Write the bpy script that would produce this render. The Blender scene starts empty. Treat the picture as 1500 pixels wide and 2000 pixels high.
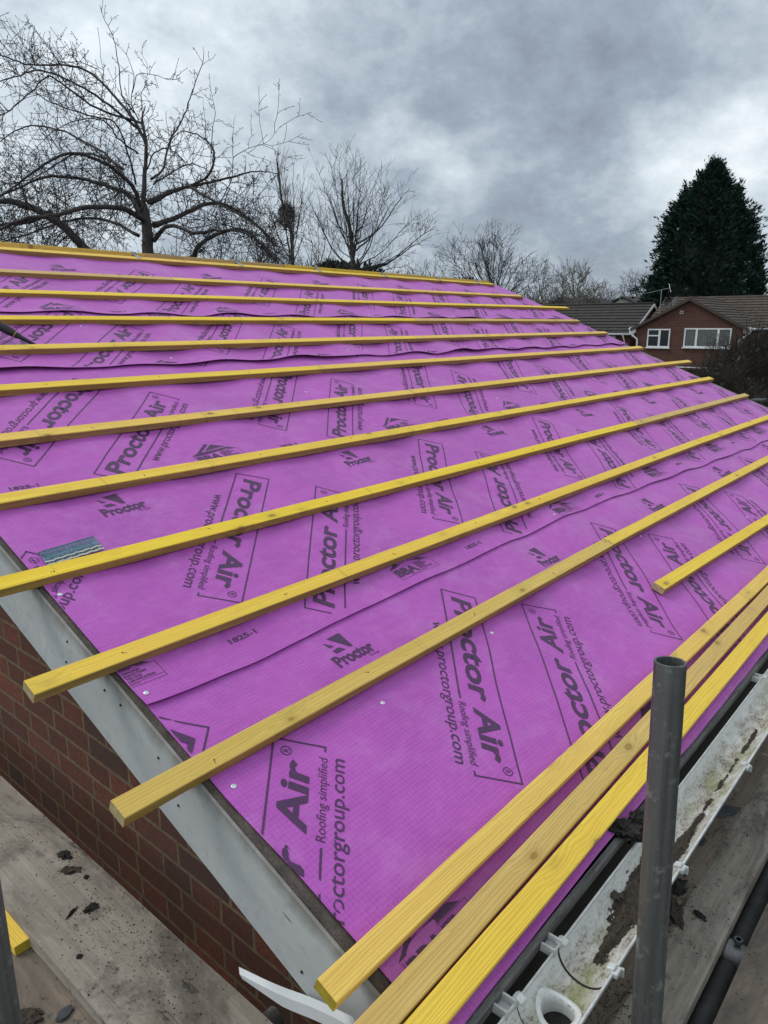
import bpy, bmesh, math, random
from mathutils import Vector, Matrix, noise, Euler
random.seed(7)
rad = math.radians
sc = bpy.context.scene
COL = sc.collection

# ------------------------------------------------------------------ camera
# world axes: X along the eaves (away from the viewer), Y up the slope, Z up; the lens is at the origin
F, PX, PY = 1423.0, 750.0, 1000.0
E_ = Vector((0.65109324, 0.1880936, -0.73532197)); G_ = Vector((-0.75899776, 0.16135288, -0.63078336)); U_ = Vector((0, 0.96880651, 0.24781839))
R3 = Matrix((E_, G_, U_))
cd = bpy.data.cameras.new('camera'); cam = bpy.data.objects.new('camera', cd); COL.objects.link(cam)
cam.matrix_world = R3.to_4x4()
cd.sensor_fit = 'VERTICAL'; cd.sensor_height = 36; cd.sensor_width = 27; cd.lens = F / 2000 * 36
cd.clip_start = 0.05; cd.clip_end = 3000
sc.camera = cam

# ------------------------------------------------------------------ sky, sun, exposure
class NT:
    def __init__(s, tree): s.t = tree; s.n = tree.nodes; s.l = tree.links
    def node(s, typ, ins=None, **kw):
        nd = s.n.new(typ)
        for k, v in kw.items(): setattr(nd, k, v)
        for k, v in (ins or {}).items():
            sock = nd.inputs[k]
            if isinstance(v, bpy.types.NodeSocket): s.l.new(v, sock)
            else: sock.default_value = v
        return nd
    def noise(s, vec, scale, detail=4, rough=.55, dist=0.0):
        return s.node('ShaderNodeTexNoise', {'Vector': vec, 'Scale': scale, 'Detail': detail, 'Roughness': rough, 'Distortion': dist}).outputs['Fac']
    def math(s, op, a, b=0.0, c=None, clamp=False):
        nd = s.n.new('ShaderNodeMath'); nd.operation = op; nd.use_clamp = clamp
        for i, v in enumerate((a, b) if c is None else (a, b, c)):
            if isinstance(v, bpy.types.NodeSocket): s.l.new(v, nd.inputs[i])
            else: nd.inputs[i].default_value = v
        return nd.outputs[0]
    def ramp(s, fac, stops, interp='LINEAR'):
        nd = s.n.new('ShaderNodeValToRGB'); nd.color_ramp.interpolation = interp
        cr = nd.color_ramp
        while len(cr.elements) > 1: cr.elements.remove(cr.elements[-1])
        for i, (p, c) in enumerate(stops):
            e = cr.elements[0] if i == 0 else cr.elements.new(p)
            e.position = p
            e.color = (c, c, c, 1) if isinstance(c, (int, float)) else (*c, 1)
        s.l.new(fac, nd.inputs[0]); return nd.outputs[0]
    def mix(s, fac, a, b, blend='MIX'):
        nd = s.n.new('ShaderNodeMix'); nd.data_type = 'RGBA'; nd.blend_type = blend
        for sock, v in ((nd.inputs[0], fac), (nd.inputs[6], a), (nd.inputs[7], b)):
            if isinstance(v, bpy.types.NodeSocket): s.l.new(v, sock)
            elif isinstance(v, (int, float)): sock.default_value = v if sock is nd.inputs[0] else (v, v, v, 1)
            else: sock.default_value = (*v, 1)
        return nd.outputs[2]
    def mapping(s, vec, scale=(1, 1, 1), loc=(0, 0, 0), rot=(0, 0, 0)):
        return s.node('ShaderNodeMapping', {'Vector': vec, 'Scale': scale, 'Location': loc, 'Rotation': rot}).outputs[0]
    def objco(s): return s.node('ShaderNodeTexCoord').outputs['Object']
    def rnd(s): return s.node('ShaderNodeObjectInfo').outputs['Random']
    def shift(s, vec, amt=37.0):
        r = s.math('MULTIPLY', s.rnd(), amt)
        c = s.node('ShaderNodeCombineXYZ', {'X': r, 'Y': r, 'Z': r}).outputs[0]
        return s.node('ShaderNodeVectorMath', {0: vec, 1: c}, operation='ADD').outputs[0]

SUN_EL, SUN_AZ = rad(52), rad(122)           # azimuth measured from +X towards +Y
sund = Vector((math.cos(SUN_EL) * math.cos(SUN_AZ), math.cos(SUN_EL) * math.sin(SUN_AZ), math.sin(SUN_EL)))
w = bpy.data.worlds.new('World'); sc.world = w; w.use_nodes = True
W = NT(w.node_tree); W.n.clear()
dirv = W.node('ShaderNodeTexCoord').outputs['Generated']
sep = W.node('ShaderNodeSeparateXYZ', {0: dirv})
zc_ = W.math('MAXIMUM', sep.outputs[2], 0.0)
den = W.math('ADD', zc_, 0.50)
px_ = W.math('DIVIDE', sep.outputs[0], den); py_ = W.math('DIVIDE', sep.outputs[1], den)
pl = W.node('ShaderNodeCombineXYZ', {'X': px_, 'Y': py_, 'Z': 0.35}).outputs[0]
n1 = W.noise(pl, 1.7, 7, .60, .0)
n2 = W.noise(W.mapping(pl, (1, 1, 1), (4.3, 1.7, 0)), 4.8, 7, .62, .0)
warp = W.node('ShaderNodeTexNoise', {'Vector': dirv, 'Scale': 3.2, 'Detail': 4.0, 'Roughness': .6}).outputs['Color']
wsub = W.node('ShaderNodeVectorMath', {0: warp, 1: (.5, .5, .5)}, operation='SUBTRACT').outputs[0]
wv = W.node('ShaderNodeVectorMath', {0: dirv, 1: W.node('ShaderNodeVectorMath', {0: wsub, 'Scale': .30}, operation='SCALE').outputs[0]}, operation='ADD').outputs[0]
def pxdir(px, py): return (R3 @ Vector((px - PX, -(py - PY), -F))).normalized()
def lobe(px, py, sig, amp):                   # a bright break or a dark bank in the cloud deck, fixed to a compass direction
    d = pxdir(px, py)
    dst = W.node('ShaderNodeVectorMath', {0: wv, 1: tuple(d)}, operation='DISTANCE').outputs['Value']
    q = W.math('DIVIDE', dst, sig); q = W.math('MULTIPLY', q, q)
    return W.math('MULTIPLY', W.math('EXPONENT', W.math('MULTIPLY', q, -1.0)), amp)
n3 = W.noise(W.mapping(pl, (1, 1, 1), (9.1, 3.3, 0)), 13.0, 7, .66, .0)
base = W.math('ADD', W.math('ADD', W.math('MULTIPLY', n1, .50), W.math('MULTIPLY', n2, .52)), W.math('MULTIPLY', n3, .32))
tot = W.math('ADD', base, -.150)
for a in [(650, 80, .13, .08), (420, 220, .17, .06), (905, 305, .055, .22), (800, 262, .05, .12), (1390, 235, .09, .20), (1480, 330, .10, .12),
          (1225, 270, .05, .12), (1190, 355, .07, .07), (1010, 330, .08, .05), (1000, 200, .13, -.06), (1160, 165, .17, -.07), (1360, 150, .14, -.05),
          (750, 225, .12, -.06), (1060, 262, .08, -.07), (960, 420, .12, -.04), (1120, 470, .12, -.06), (1250, 440, .10, -.04), (1080, 545, .12, .03), (60, 60, .2, .05), (1330, 20, .14, .02), (150, 330, .16, .04)]:
    tot = W.math('ADD', tot, lobe(*a))
skyc = W.ramp(tot, [(.0, (.13, .15, .18)), (.28, (.22, .255, .31)), (.42, (.305, .36, .425)), (.54, (.435, .50, .56)), (.68, (.62, .685, .735)), (.85, (.88, .92, .94))])
# the deck is thinner and brighter overhead and behind the viewer, where the sun stands
sd = W.node('ShaderNodeVectorMath', {0: dirv, 1: tuple(Vector((-.50, .10, .86)).normalized())}, operation='DOT_PRODUCT').outputs['Value']
bright = W.node('ShaderNodeMapRange', {'Value': sd, 'From Min': -.1, 'From Max': .9, 'To Min': 1.0, 'To Max': 1.75}, interpolation_type='SMOOTHSTEP').outputs[0]
skyb = W.node('ShaderNodeVectorMath', {0: skyc, 'Scale': bright}, operation='SCALE').outputs[0]
bg1 = W.node('ShaderNodeBackground', {'Color': skyb, 'Strength': 1.0})
nis = W.node('ShaderNodeTexSky', sky_type='NISHITA'); nis.sun_disc = False; nis.sun_elevation = SUN_EL; nis.sun_rotation = math.pi / 2 - SUN_AZ
bg2 = W.node('ShaderNodeBackground', {'Color': nis.outputs[0], 'Strength': .1})
mx = W.node('ShaderNodeMixShader', {0: .06}); W.l.new(bg1.outputs[0], mx.inputs[1]); W.l.new(bg2.outputs[0], mx.inputs[2])
W.l.new(mx.outputs[0], W.node('ShaderNodeOutputWorld').inputs[0])
sl = bpy.data.lights.new('sun', 'SUN'); so = bpy.data.objects.new('sun', sl); COL.objects.link(so)
sl.energy = 1.10; sl.angle = rad(24); sl.color = (1, .97, .92)
so.rotation_euler = (-sund).to_track_quat('-Z', 'Y').to_euler()
sc.view_settings.view_transform = 'Standard'; sc.view_settings.look = 'None'
sc.view_settings.exposure = 0.28; sc.view_settings.gamma = 1.0

# ------------------------------------------------------------------ helpers
class MB:
    def __init__(s): s.v = []; s.f = []; s.mi = []
    def add(s, vs, fs, mi=0):
        o = len(s.v); s.v += [tuple(p) for p in vs]; s.f += [tuple(i + o for i in f) for f in fs]; s.mi += [mi] * len(fs)
    def box(s, c, size, M=None, mi=0):
        x, y, z = (k / 2 for k in size); vs = [Vector((sx * x, sy * y, sz * z)) for sx in (-1, 1) for sy in (-1, 1) for sz in (-1, 1)]
        if M is not None: vs = [M @ p for p in vs]
        c = Vector(c); s.add([p + c for p in vs], [(0, 1, 3, 2), (4, 6, 7, 5), (0, 4, 5, 1), (2, 3, 7, 6), (0, 2, 6, 4), (1, 5, 7, 3)], mi)
    def box2(s, a, b, mi=0):
        s.box([(a[i] + b[i]) / 2 for i in range(3)], [abs(b[i] - a[i]) for i in range(3)], None, mi)
    def prism(s, poly, off, mi=0):
        n = len(poly); off = Vector(off); s.add([Vector(p) for p in poly] + [Vector(p) + off for p in poly],
              [tuple(range(n))[::-1], tuple(range(n, 2 * n))] + [(i, (i + 1) % n, (i + 1) % n + n, i + n) for i in range(n)], mi)
    def tube(s, pts, rs, k=6, cap=True, mi=0):
        pts = [Vector(p) for p in pts]; n = len(pts)
        if isinstance(rs, (int, float)): rs = [rs] * n
        d0 = (pts[1] - pts[0]).normalized(); a = d0.orthogonal().normalized()
        vs = []
        for i, p in enumerate(pts):
            d = (pts[min(i + 1, n - 1)] - pts[max(i - 1, 0)])
            if d.length < 1e-9: d = d0
            d.normalize(); a = (a - d * a.dot(d))
            a = a.normalized() if a.length > 1e-6 else d.orthogonal().normalized()
            b = d.cross(a)
            for j in range(k):
                t = 2 * math.pi * j / k; vs.append(p + (a * math.cos(t) + b * math.sin(t)) * rs[i])
        fs = [(i * k + j, i * k + (j + 1) % k, (i + 1) * k + (j + 1) % k, (i + 1) * k + j) for i in range(n - 1) for j in range(k)]
        if cap: fs += [tuple(range(k))[::-1], tuple(range((n - 1) * k, n * k))]
        s.add(vs, fs, mi)
    def mesh(s, name, mats, smooth=False):
        me = bpy.data.meshes.new(name); me.from_pydata(s.v, [], s.f); me.update()
        for m in (mats if isinstance(mats, (list, tuple)) else [mats]): me.materials.append(m)
        me.polygons.foreach_set('material_index', s.mi)
        if smooth: me.polygons.foreach_set('use_smooth', [True] * len(s.f))
        return me
    def build(s, name, mats, parent=None, smooth=False, bevel=0, loc=None, angle=None):
        me = s.mesh(name, mats, smooth)
        o = bpy.data.objects.new(name, me); COL.objects.link(o)
        if parent is not None: o.parent = parent
        if loc is not None: o.location = loc
        if bevel:
            b = o.modifiers.new('bevel', 'BEVEL'); b.width = bevel; b.segments = 2; b.limit_method = 'ANGLE'; b.angle_limit = rad(40)
        if smooth and angle:
            for p in me.polygons: p.use_smooth = True
            try: me.set_sharp_from_angle(angle=rad(angle))
            except Exception: pass
        return o
def tag(o, label=None, cat=None, group=None, kind=None):
    if label: o['label'] = label
    if cat: o['category'] = cat
    if group: o['group'] = group
    if kind: o['kind'] = kind
    return o
def empty(name, loc, label, cat, group=None):
    o = bpy.data.objects.new(name, None); COL.objects.link(o); o.location = loc; o.empty_display_size = .1
    return tag(o, label, cat, group)
def link(name, me, parent=None, M=None):
    o = bpy.data.objects.new(name, me); COL.objects.link(o)
    if parent is not None: o.parent = parent
    if M is not None: o.matrix_local = M
    return o
def at(px, py, d):                            # the point seen at that pixel of the photograph, d metres deep
    return R3 @ Vector(((px - PX) / F * d, -(py - PY) / F * d, -d))
def nz(x, y, z=0.0): return noise.noise(Vector((x, y, z)))
def loft(pts, n=8):                           # Catmull-Rom through the points
    P = [Vector(p) for p in pts]; P = [P[0] * 2 - P[1]] + P + [P[-1] * 2 - P[-2]]; out = []
    for i in range(1, len(P) - 2):
        for k in range(n):
            t = k / n; a, b, c, d = P[i - 1:i + 3]
            out.append(.5 * ((2 * b) + (c - a) * t + (2 * a - 5 * b + 4 * c - d) * t * t + (3 * b - a - 3 * c + d) * t ** 3))
    out.append(P[-2]); return out

# ------------------------------------------------------------------ materials
def new_mat(name):
    m = bpy.data.materials.new(name); m.use_nodes = True; t = NT(m.node_tree); t.n.clear()
    b = t.node('ShaderNodeBsdfPrincipled'); t.l.new(b.outputs[0], t.node('ShaderNodeOutputMaterial').inputs[0]); t.b = b
    return m, t
def setp(t, **kw):
    for k, v in kw.items():
        k = k.replace('_', ' ')
        if isinstance(v, bpy.types.NodeSocket): t.l.new(v, t.b.inputs[k])
        elif isinstance(v, tuple) and len(v) == 3: t.b.inputs[k].default_value = (*v, 1)
        else: t.b.inputs[k].default_value = v
def bump(t, h, strength=.3, dist=.01):
    n = t.node('ShaderNodeBump', {'Height': h, 'Strength': strength, 'Distance': dist}); t.l.new(n.outputs[0], t.b.inputs['Normal'])
def simple(name, c1, c2, scale=8, rough=.7, bs=.3, bd=.004, stretch=(1, 1, 1), metal=0.0, detail=5, spec=.5):
    m, t = new_mat(name); v = t.shift(t.mapping(t.objco(), stretch)); n = t.noise(v, scale, detail, .6)
    n_ = t.noise(v, scale * 7, 4, .6)
    setp(t, Base_Color=t.mix(t.ramp(t.math('ADD', t.math('MULTIPLY', n, .7), t.math('MULTIPLY', n_, .3)), [(.35, 0.), (.65, 1.)]), c1, c2), Roughness=rough, Metallic=metal, Specular_IOR_Level=spec)
    if bs: bump(t, n_, bs, bd)
    return m

# purple breather membrane (s,e,n object coordinates: x along the eaves, y up the slope)
def mat_membrane():
    m, t = new_mat('purple_membrane'); o = t.objco()
    big = t.noise(o, 2.3, 5, .6); mid = t.noise(o, 19, 5, .72); fine = t.noise(o, 260, 3, .6)
    c = t.mix(t.ramp(big, [(.3, 0.), (.7, 1.)]), (.335, .050, .325), (.425, .078, .402))
    c = t.mix(t.math('MULTIPLY', t.ramp(mid, [(.42, 0.), (.75, 1.)]), .30), c, (.58, .16, .54))
    # fine thermally bonded grid
    s = t.node('ShaderNodeSeparateXYZ', {0: o})
    gx = t.math('SINE', t.math('MULTIPLY', s.outputs[0], 2 * math.pi / .0042)); gy = t.math('SINE', t.math('MULTIPLY', s.outputs[1], 2 * math.pi / .0055))
    g = t.math('ADD', t.math('MULTIPLY', t.math('MULTIPLY', gx, gy), .25), t.math('MULTIPLY', t.math('ADD', gx, gy), .15))
    g = t.math('ADD', g, .5)
    c = t.mix(t.math('MULTIPLY', g, .22), c, (.27, .035, .29))
    # quilting lozenges seen as a faint diagonal texture
    dx = t.math('SINE', t.math('MULTIPLY', t.math('ADD', s.outputs[0], s.outputs[1]), 2 * math.pi / .021)); dy = t.math('SINE', t.math('MULTIPLY', t.math('SUBTRACT', s.outputs[0], s.outputs[1]), 2 * math.pi / .021))
    q = t.math('MULTIPLY', dx, dy)
    c = t.mix(t.math('ADD', .10, t.math('MULTIPLY', q, .10)), c, (.60, .18, .58))
    dust = t.ramp(t.noise(t.mapping(o, (1, 1, 1), (3, 9, 2)), 4.5, 8, .75), [(.50, 0.), (.74, .38)])
    c = t.mix(dust, c, (.50, .25, .50))
    setp(t, Base_Color=c, Roughness=t.ramp(big, [(.3, .45), (.7, .58)]), Specular_IOR_Level=.4)
    wr = t.noise(t.mapping(o, (7, 16, 7), (0, 0, 0), (0, 0, .25)), 1.0, 4, .6, .6)
    setp(t, Sheen_Weight=.08, Sheen_Roughness=.45)
    h = t.math('ADD', t.math('MULTIPLY', g, .05), t.math('ADD', t.math('MULTIPLY', wr, .9), t.math('ADD', t.math('MULTIPLY', q, .03), t.math('MULTIPLY', fine, .05))))
    bump(t, h, .7, .008)
    return m
def mat_ink():
    m, t = new_mat('purple_black_ink'); o = t.objco(); n = t.noise(o, 300, 3, .6)
    setp(t, Base_Color=t.mix(t.ramp(n, [(.4, 0.), (.8, .5)]), (.050, .014, .055), (.15, .035, .16)), Roughness=.5)
    return m
def mat_wood(name, a, b, knot=(.30, .17, .03), dirt=0.0, satin=.6):
    m, t = new_mat(name); o0 = t.objco(); o = t.shift(o0, 53.)
    s = t.node('ShaderNodeSeparateXYZ', {0: o})
    r = t.rnd()
    # growth rings drawn out along the length, pushed aside by knots
    kv = t.mapping(o, (8, 15, .8)); kn = t.node('ShaderNodeTexVoronoi', {'Vector': kv, 'Scale': 1.0, 'Randomness': 1.0}); kd = kn.outputs['Distance']
    selk = t.ramp(t.node('ShaderNodeSeparateColor', {0: kn.outputs['Color']}).outputs[0], [(.62, 0.), (.63, 1.)]); knw = t.math('MULTIPLY', t.ramp(kd, [(.0, 1.), (.60, 0.)]), selk)
    g = t.noise(t.mapping(o, (1.1, 34, 34)), 1.0, 4, .6, .3)
    ring = t.math('SINE', t.math('ADD', t.math('MULTIPLY', t.math('ADD', s.outputs[1], t.math('MULTIPLY', knw, .012)), 1000.), t.math('MULTIPLY', t.noise(t.mapping(o, (.9, 20, 20)), 1.0, 4, .6), 48.)))
    ring = t.math('ADD', t.math('MULTIPLY', ring, .5), .5)
    c = t.mix(t.ramp(g, [(.3, 0.), (.7, 1.)]), a, b)
    dk = tuple(x * .70 for x in a)
    ring = t.math('POWER', ring, 1.6)
    c = t.mix(t.math('MULTIPLY', ring, t.math('ADD', .22, t.math('MULTIPLY', g, .55))), c, dk)
    c = t.mix(t.math('MULTIPLY', knw, .45), c, tuple(x * .62 for x in b))
    patch = t.noise(t.mapping(o, (4, 9, 9)), 1.0, 4, .6)
    c = t.mix(t.ramp(patch, [(.45, 0.), (.8, .40)]), c, (b[0] * .95, b[1] * .80, b[2] * 1.0))
    spots = t.ramp(kd, [(.03, .7), (.08, 1.), (.11, .95), (.135, .25), (.26, 0.)])
    sel = t.ramp(t.node('ShaderNodeSeparateColor', {0: kn.outputs['Color']}).outputs[0], [(.62, 0.), (.63, 1.)])
    c = t.mix(t.math('MULTIPLY', t.math('MULTIPLY', spots, sel), .9), c, knot)
    sm = t.ramp(t.noise(t.mapping(o, (9, 30, 30)), 1.0, 5, .7), [(.60, 0.), (.74, .5)])
    c = t.mix(t.math('MULTIPLY', sm, .35 + dirt), c, (.22, .14, .035))
    xk = t.noise(t.mapping(o, (16, 1.5, 1.5)), 1.0, 3, .6); c = t.mix(t.ramp(xk, [(.66, 0.), (.70, .38), (.735, 0.)]), c, tuple(x * .5 for x in a))
    # sawn end grain and side faces keep less dye
    sat = t.math('MULTIPLY', t.math('SUBTRACT', r, .5), .14)
    hsv = t.node('ShaderNodeHueSaturation', {'Hue': t.math('ADD', .5, t.math('MULTIPLY', t.math('SUBTRACT', r, .5), .018)), 'Saturation': t.math('ADD', 1.0, sat), 'Value': t.math('ADD', 1.0, t.math('MULTIPLY', sat, .6)), 'Color': c}).outputs[0]
    setp(t, Base_Color=hsv, Roughness=satin, Specular_IOR_Level=.35)
    fz = t.noise(t.mapping(o, (60, 400, 400)), 1.0, 3, .6)
    bump(t, t.math('ADD', t.math('MULTIPLY', ring, .4), t.math('ADD', t.math('MULTIPLY', fz, .5), t.math('MULTIPLY', g, .8))), .5, .0015)
    return m
M_mem = mat_membrane(); M_ink = mat_ink()
M_bat = mat_wood('yellow_treated_pine', (.75, .475, .042), (.87, .615, .075))
M_tan = mat_wood('tan_treated_pine', (.56, .36, .095), (.68, .47, .145), dirt=.25)
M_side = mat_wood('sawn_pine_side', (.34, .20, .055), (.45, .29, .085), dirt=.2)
M_endg = simple('end_grain', (.30, .22, .10), (.50, .38, .20), 90, .8, .6, .002)
M_endy = simple('dyed_end_grain', (.30, .22, .012), (.46, .34, .02), 90, .8, .6, .002)

def mat_brick(name, lo, hi, mortar, dark=(.02, .012, .012), scl=1.0, axis='yz', bs=.7):
    m, t = new_mat(name); o = t.objco(); s = t.node('ShaderNodeSeparateXYZ', {0: o})
    hx = s.outputs[1] if axis[0] == 'y' else s.outputs[0]
    wb = t.math('MULTIPLY', t.math('SUBTRACT', t.noise(o, 9, 3), .5), .007)
    v = t.node('ShaderNodeCombineXYZ', {'X': t.math('ADD', hx, wb), 'Y': t.math('ADD', s.outputs[2], wb), 'Z': 0.}).outputs[0]
    br = t.node('ShaderNodeTexBrick', {'Vector': v, 'Color1': (0, 0, 0, 1), 'Color2': (1, 1, 1, 1), 'Mortar': (.5, .5, .5, 1), 'Scale': 1.0, 'Mortar Size': .0065, 'Mortar Smooth': .25, 'Bias': 0., 'Brick Width': .225, 'Row Height': .075})
    br.offset = .5; br.squash = .58; br.squash_frequency = 2
    col = t.ramp(br.outputs[0], [(.0, dark), (.22, lo), (.6, hi), (1., tuple(x * 1.25 for x in lo))])
    n = t.noise(o, 55, 5, .7)
    col = t.mix(t.ramp(n, [(.40, 0.), (.72, .85)]), col, tuple(x * .30 for x in lo))
    col = t.mix(t.ramp(t.noise(o, 150, 4, .7), [(.62, 0.), (.72, .5)]), col, (.20, .15, .10))
    n3 = t.noise(o, 4, 4, .6)
    mo = t.mix(t.ramp(t.noise(o, 30, 4), [(.3, 0.), (.7, 1.)]), tuple(x * .6 for x in mortar), mortar)
    col = t.mix(br.outputs[1], col, mo)
    col = t.mix(t.ramp(n3, [(.45, 0.), (.8, .45)]), col, (.045, .035, .025))
    setp(t, Base_Color=col, Roughness=.9)
    bump(t, t.math('ADD', t.math('MULTIPLY', t.math('SUBTRACT', 1.0, br.outputs[1]), 1.0), t.math('MULTIPLY', n, .5)), bs, .006)
    return m
M_brick = mat_brick('red_brown_brick', (.140, .037, .018), (.095, .026, .014), (.175, .115, .058), dark=(.060, .024, .015))
M_brickx = mat_brick('red_brown_brick_eaves', (.135, .040, .024), (.10, .030, .02), (.20, .135, .070), axis='xz')
M_nbrick = mat_brick('neighbour_brick', (.125, .038, .025), (.095, .030, .021), (.13, .09, .065), dark=(.055, .022, .017), bs=.3)
M_nbrickx = mat_brick('neighbour_brick_side', (.125, .038, .025), (.095, .030, .021), (.13, .09, .065), dark=(.055, .022, .017), axis='xz', bs=.3)

def mat_fascia():
    m, t = new_mat('weathered_grey_board'); o = t.objco()
    # streaks run with the fall of the board
    v = t.mapping(o, (1, 1, 1), (0, 0, 0), (-.373, 0, 0)); s = t.node('ShaderNodeSeparateXYZ', {0: v})
    n = t.noise(t.mapping(v, (3, 2.2, 9)), 1.0, 6, .65); n2 = t.noise(o, 38, 6, .7)
    c = t.mix(t.ramp(n, [(.3, 0.), (.7, 1.)]), (.38, .385, .375), (.50, .505, .49))
    st = t.ramp(t.math('ADD', n2, t.math('MULTIPLY', n, .25)), [(.66, 0.), (.90, .35)])
    c = t.mix(st, c, (.14, .13, .11))
    # grime line under the old verge along the top edge
    ed = t.node('ShaderNodeMapRange', {'Value': t.math('ADD', s.outputs[2], t.math('MULTIPLY', t.noise(t.mapping(v, (9, 9, 3)), 1.0, 5, .7), .075)), 'From Min': -.005, 'From Max': .035, 'To Min': 0., 'To Max': .8}).outputs[0]
    c = t.mix(ed, c, (.15, .13, .10))
    vo = t.node('ShaderNodeTexVoronoi', {'Vector': t.mapping(v, (18, 5, 26)), 'Scale': 1.0}); tick = t.ramp(vo.outputs['Distance'], [(.03, .8), (.09, 0.)])
    c = t.mix(tick, c, (.10, .10, .095))
    setp(t, Base_Color=c, Roughness=.75); bump(t, t.math('ADD', n2, t.math('MULTIPLY', tick, -1.)), .4, .002)
    return m
M_fascia = mat_fascia()
M_oldwood = simple('old_dark_timber', (.030, .022, .017), (.13, .10, .08), 14, .85, .9, .006, (3, .7, 3))
M_strip = simple('grey_weathered_strip', (.035, .032, .030), (.20, .19, .175), 14, .8, .8, .003, (.5, 5, 5))
M_black = simple('flat_black', (.008, .008, .009), (.02, .02, .02), 20, .6, .2, .002)

def mat_board(name, a, b, stain=.5):
    m, t = new_mat(name); o = t.shift(t.objco(), 29.); 
    g = t.noise(t.mapping(o, (1.6, 62, 62)), 1.0, 6, .7, .6); n = t.noise(o, 5, 6, .7); n2 = t.noise(o, 46, 6, .75); n3 = t.noise(t.mapping(o, (1, 1, 1), (7, 3, 1)), 9, 6, .72)
    c = t.mix(t.ramp(n, [(.3, 0.), (.7, 1.)]), a, b)
    c = t.mix(t.math('MULTIPLY', t.ramp(g, [(.35, 0.), (.65, 1.)]), .55), c, tuple(x * .50 for x in a))
    big = t.noise(t.mapping(o, (2.2, 4.5, 4)), 1.0, 8, .75, .6)
    c = t.mix(t.ramp(big, [(.47, 0.), (.60, stain * 1.1)]), c, (.095, .078, .060))
    c = t.mix(t.ramp(n3, [(.55, 0.), (.70, stain)]), c, (.055, .045, .036))
    c = t.mix(t.ramp(t.math('ADD', t.math('MULTIPLY', n2, .75), t.math('MULTIPLY', n3, .3)), [(.60, 0.), (.68, stain * 1.3)]), c, (.035, .028, .022))
    vo = t.node('ShaderNodeTexVoronoi', {'Vector': t.mapping(o, (28, 34, 30)), 'Scale': 1.0, 'Randomness': 1.})
    c = t.mix(t.ramp(vo.outputs['Distance'], [(.04, .9), (.11, 0.)]), c, (.02, .017, .014))
    pale = t.ramp(t.noise(t.mapping(o, (60, 14, 30)), 1.0, 3, .6), [(.72, 0.), (.76, .8)])
    c = t.mix(pale, c, (.45, .42, .37))
    cr_ = t.math('ABSOLUTE', t.math('SUBTRACT', t.noise(t.mapping(o, (.9, 5.5, 5)), 1.0, 5, .6, .4), .5)); cm_ = t.ramp(t.noise(t.mapping(o, (1.3, 3, 3), (5, 2, 8)), 1.0, 2), [(.58, 0.), (.62, 1.)]); c = t.mix(t.math('MULTIPLY', cm_, t.ramp(cr_, [(.0, .85), (.004, .6), (.007, 0.)])), c, (.025, .020, .016))
    wet = t.ramp(t.noise(t.mapping(o, (3, 3, 3), (1, 5, 0)), 1.0, 3), [(.45, .85), (.7, .5)])
    setp(t, Base_Color=c, Roughness=wet); bump(t, t.math('ADD', t.math('MULTIPLY', g, 1.0), n2), .55, .003)
    return m
M_board = mat_board('grey_scaffold_board', (.27, .225, .17), (.38, .335, .27), .72)
M_board2 = mat_board('brown_scaffold_board', (.175, .130, .090), (.25, .195, .145), .85)
M_hoop = simple('galvanised_band', (.18, .18, .18), (.32, .32, .31), 40, .5, .2, .001, metal=.7)
def mat_tube():
    m, t = new_mat('dull_galvanised_steel'); o = t.shift(t.objco())
    g = t.noise(t.mapping(o, (60, 60, 1.5)), 1.0, 5, .65); n = t.noise(o, 11, 6, .65)
    c = t.mix(t.ramp(g, [(.3, 0.), (.7, 1.)]), (.052, .052, .050), (.145, .145, .138))
    c = t.mix(t.ramp(n, [(.5, 0.), (.75, .6)]), c, (.055, .055, .053))
    c = t.mix(t.ramp(t.noise(o, 33, 5, .75), [(.56, 0.), (.70, .7)]), c, (.30, .295, .27))
    setp(t, Base_Color=c, Metallic=.35, Roughness=t.ramp(n, [(.3, .42), (.7, .65)])); bump(t, t.math('ADD', g, n), .25, .0015)
    return m
M_tube = mat_tube(); M_tubel = M_tube; M_tubed = simple('shaded_steel', (.018, .018, .017), (.055, .053, .05), 20, .7, .3, .002)  # last one: darker tube colour standing in for the shade between the boards
def mat_gutter():
    m, t = new_mat('dirty_white_plastic'); o = t.objco(); s = t.node('ShaderNodeSeparateXYZ', {0: o})
    n = t.noise(t.mapping(o, (16, 40, 40)), 1.0, 6, .75, .4); n2 = t.noise(t.mapping(o, (120, 160, 160)), 1.0, 5, .7)
    # stain band: clean along the rims, silt dirt and painted-in shade towards the channel bottom
    up = t.node('ShaderNodeMapRange', {'Value': s.outputs[2], 'From Min': -1.170, 'From Max': -1.132, 'To Min': 1., 'To Max': 0.}).outputs[0]
    band = t.math('MULTIPLY', up, t.ramp(n, [(.28, 0.), (.52, 1.)]))
    sp = t.math('MULTIPLY', t.ramp(t.math('ADD', t.math('MULTIPLY', n2, .6), t.math('MULTIPLY', n, .5)), [(.56, 0.), (.66, 1.)]), t.math('ADD', .30, up), clamp=True)
    c = t.mix(t.math('MULTIPLY', t.noise(o, 7, 4), .5), (.68, .685, .66), (.50, .50, .47))
    c = t.mix(t.math('MULTIPLY', band, .78), c, (.30, .24, .155))
    c = t.mix(t.math('MULTIPLY', sp, .85), c, (.075, .062, .042))
    alg = t.math('MULTIPLY', up, t.ramp(t.noise(t.mapping(o, (5, 10, 10), (2.2, .4, 0)), 1.0, 5, .7), [(.50, 0.), (.62, .6)]))
    c = t.mix(alg, c, (.19, .20, .045))
    setp(t, Base_Color=c, Roughness=.38, Specular_IOR_Level=.5); bump(t, n2, .25, .0015)
    return m
M_gut = mat_gutter()
M_white = simple('white_plastic', (.62, .63, .62), (.72, .73, .72), 9, .45, .05, .001)
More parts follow.
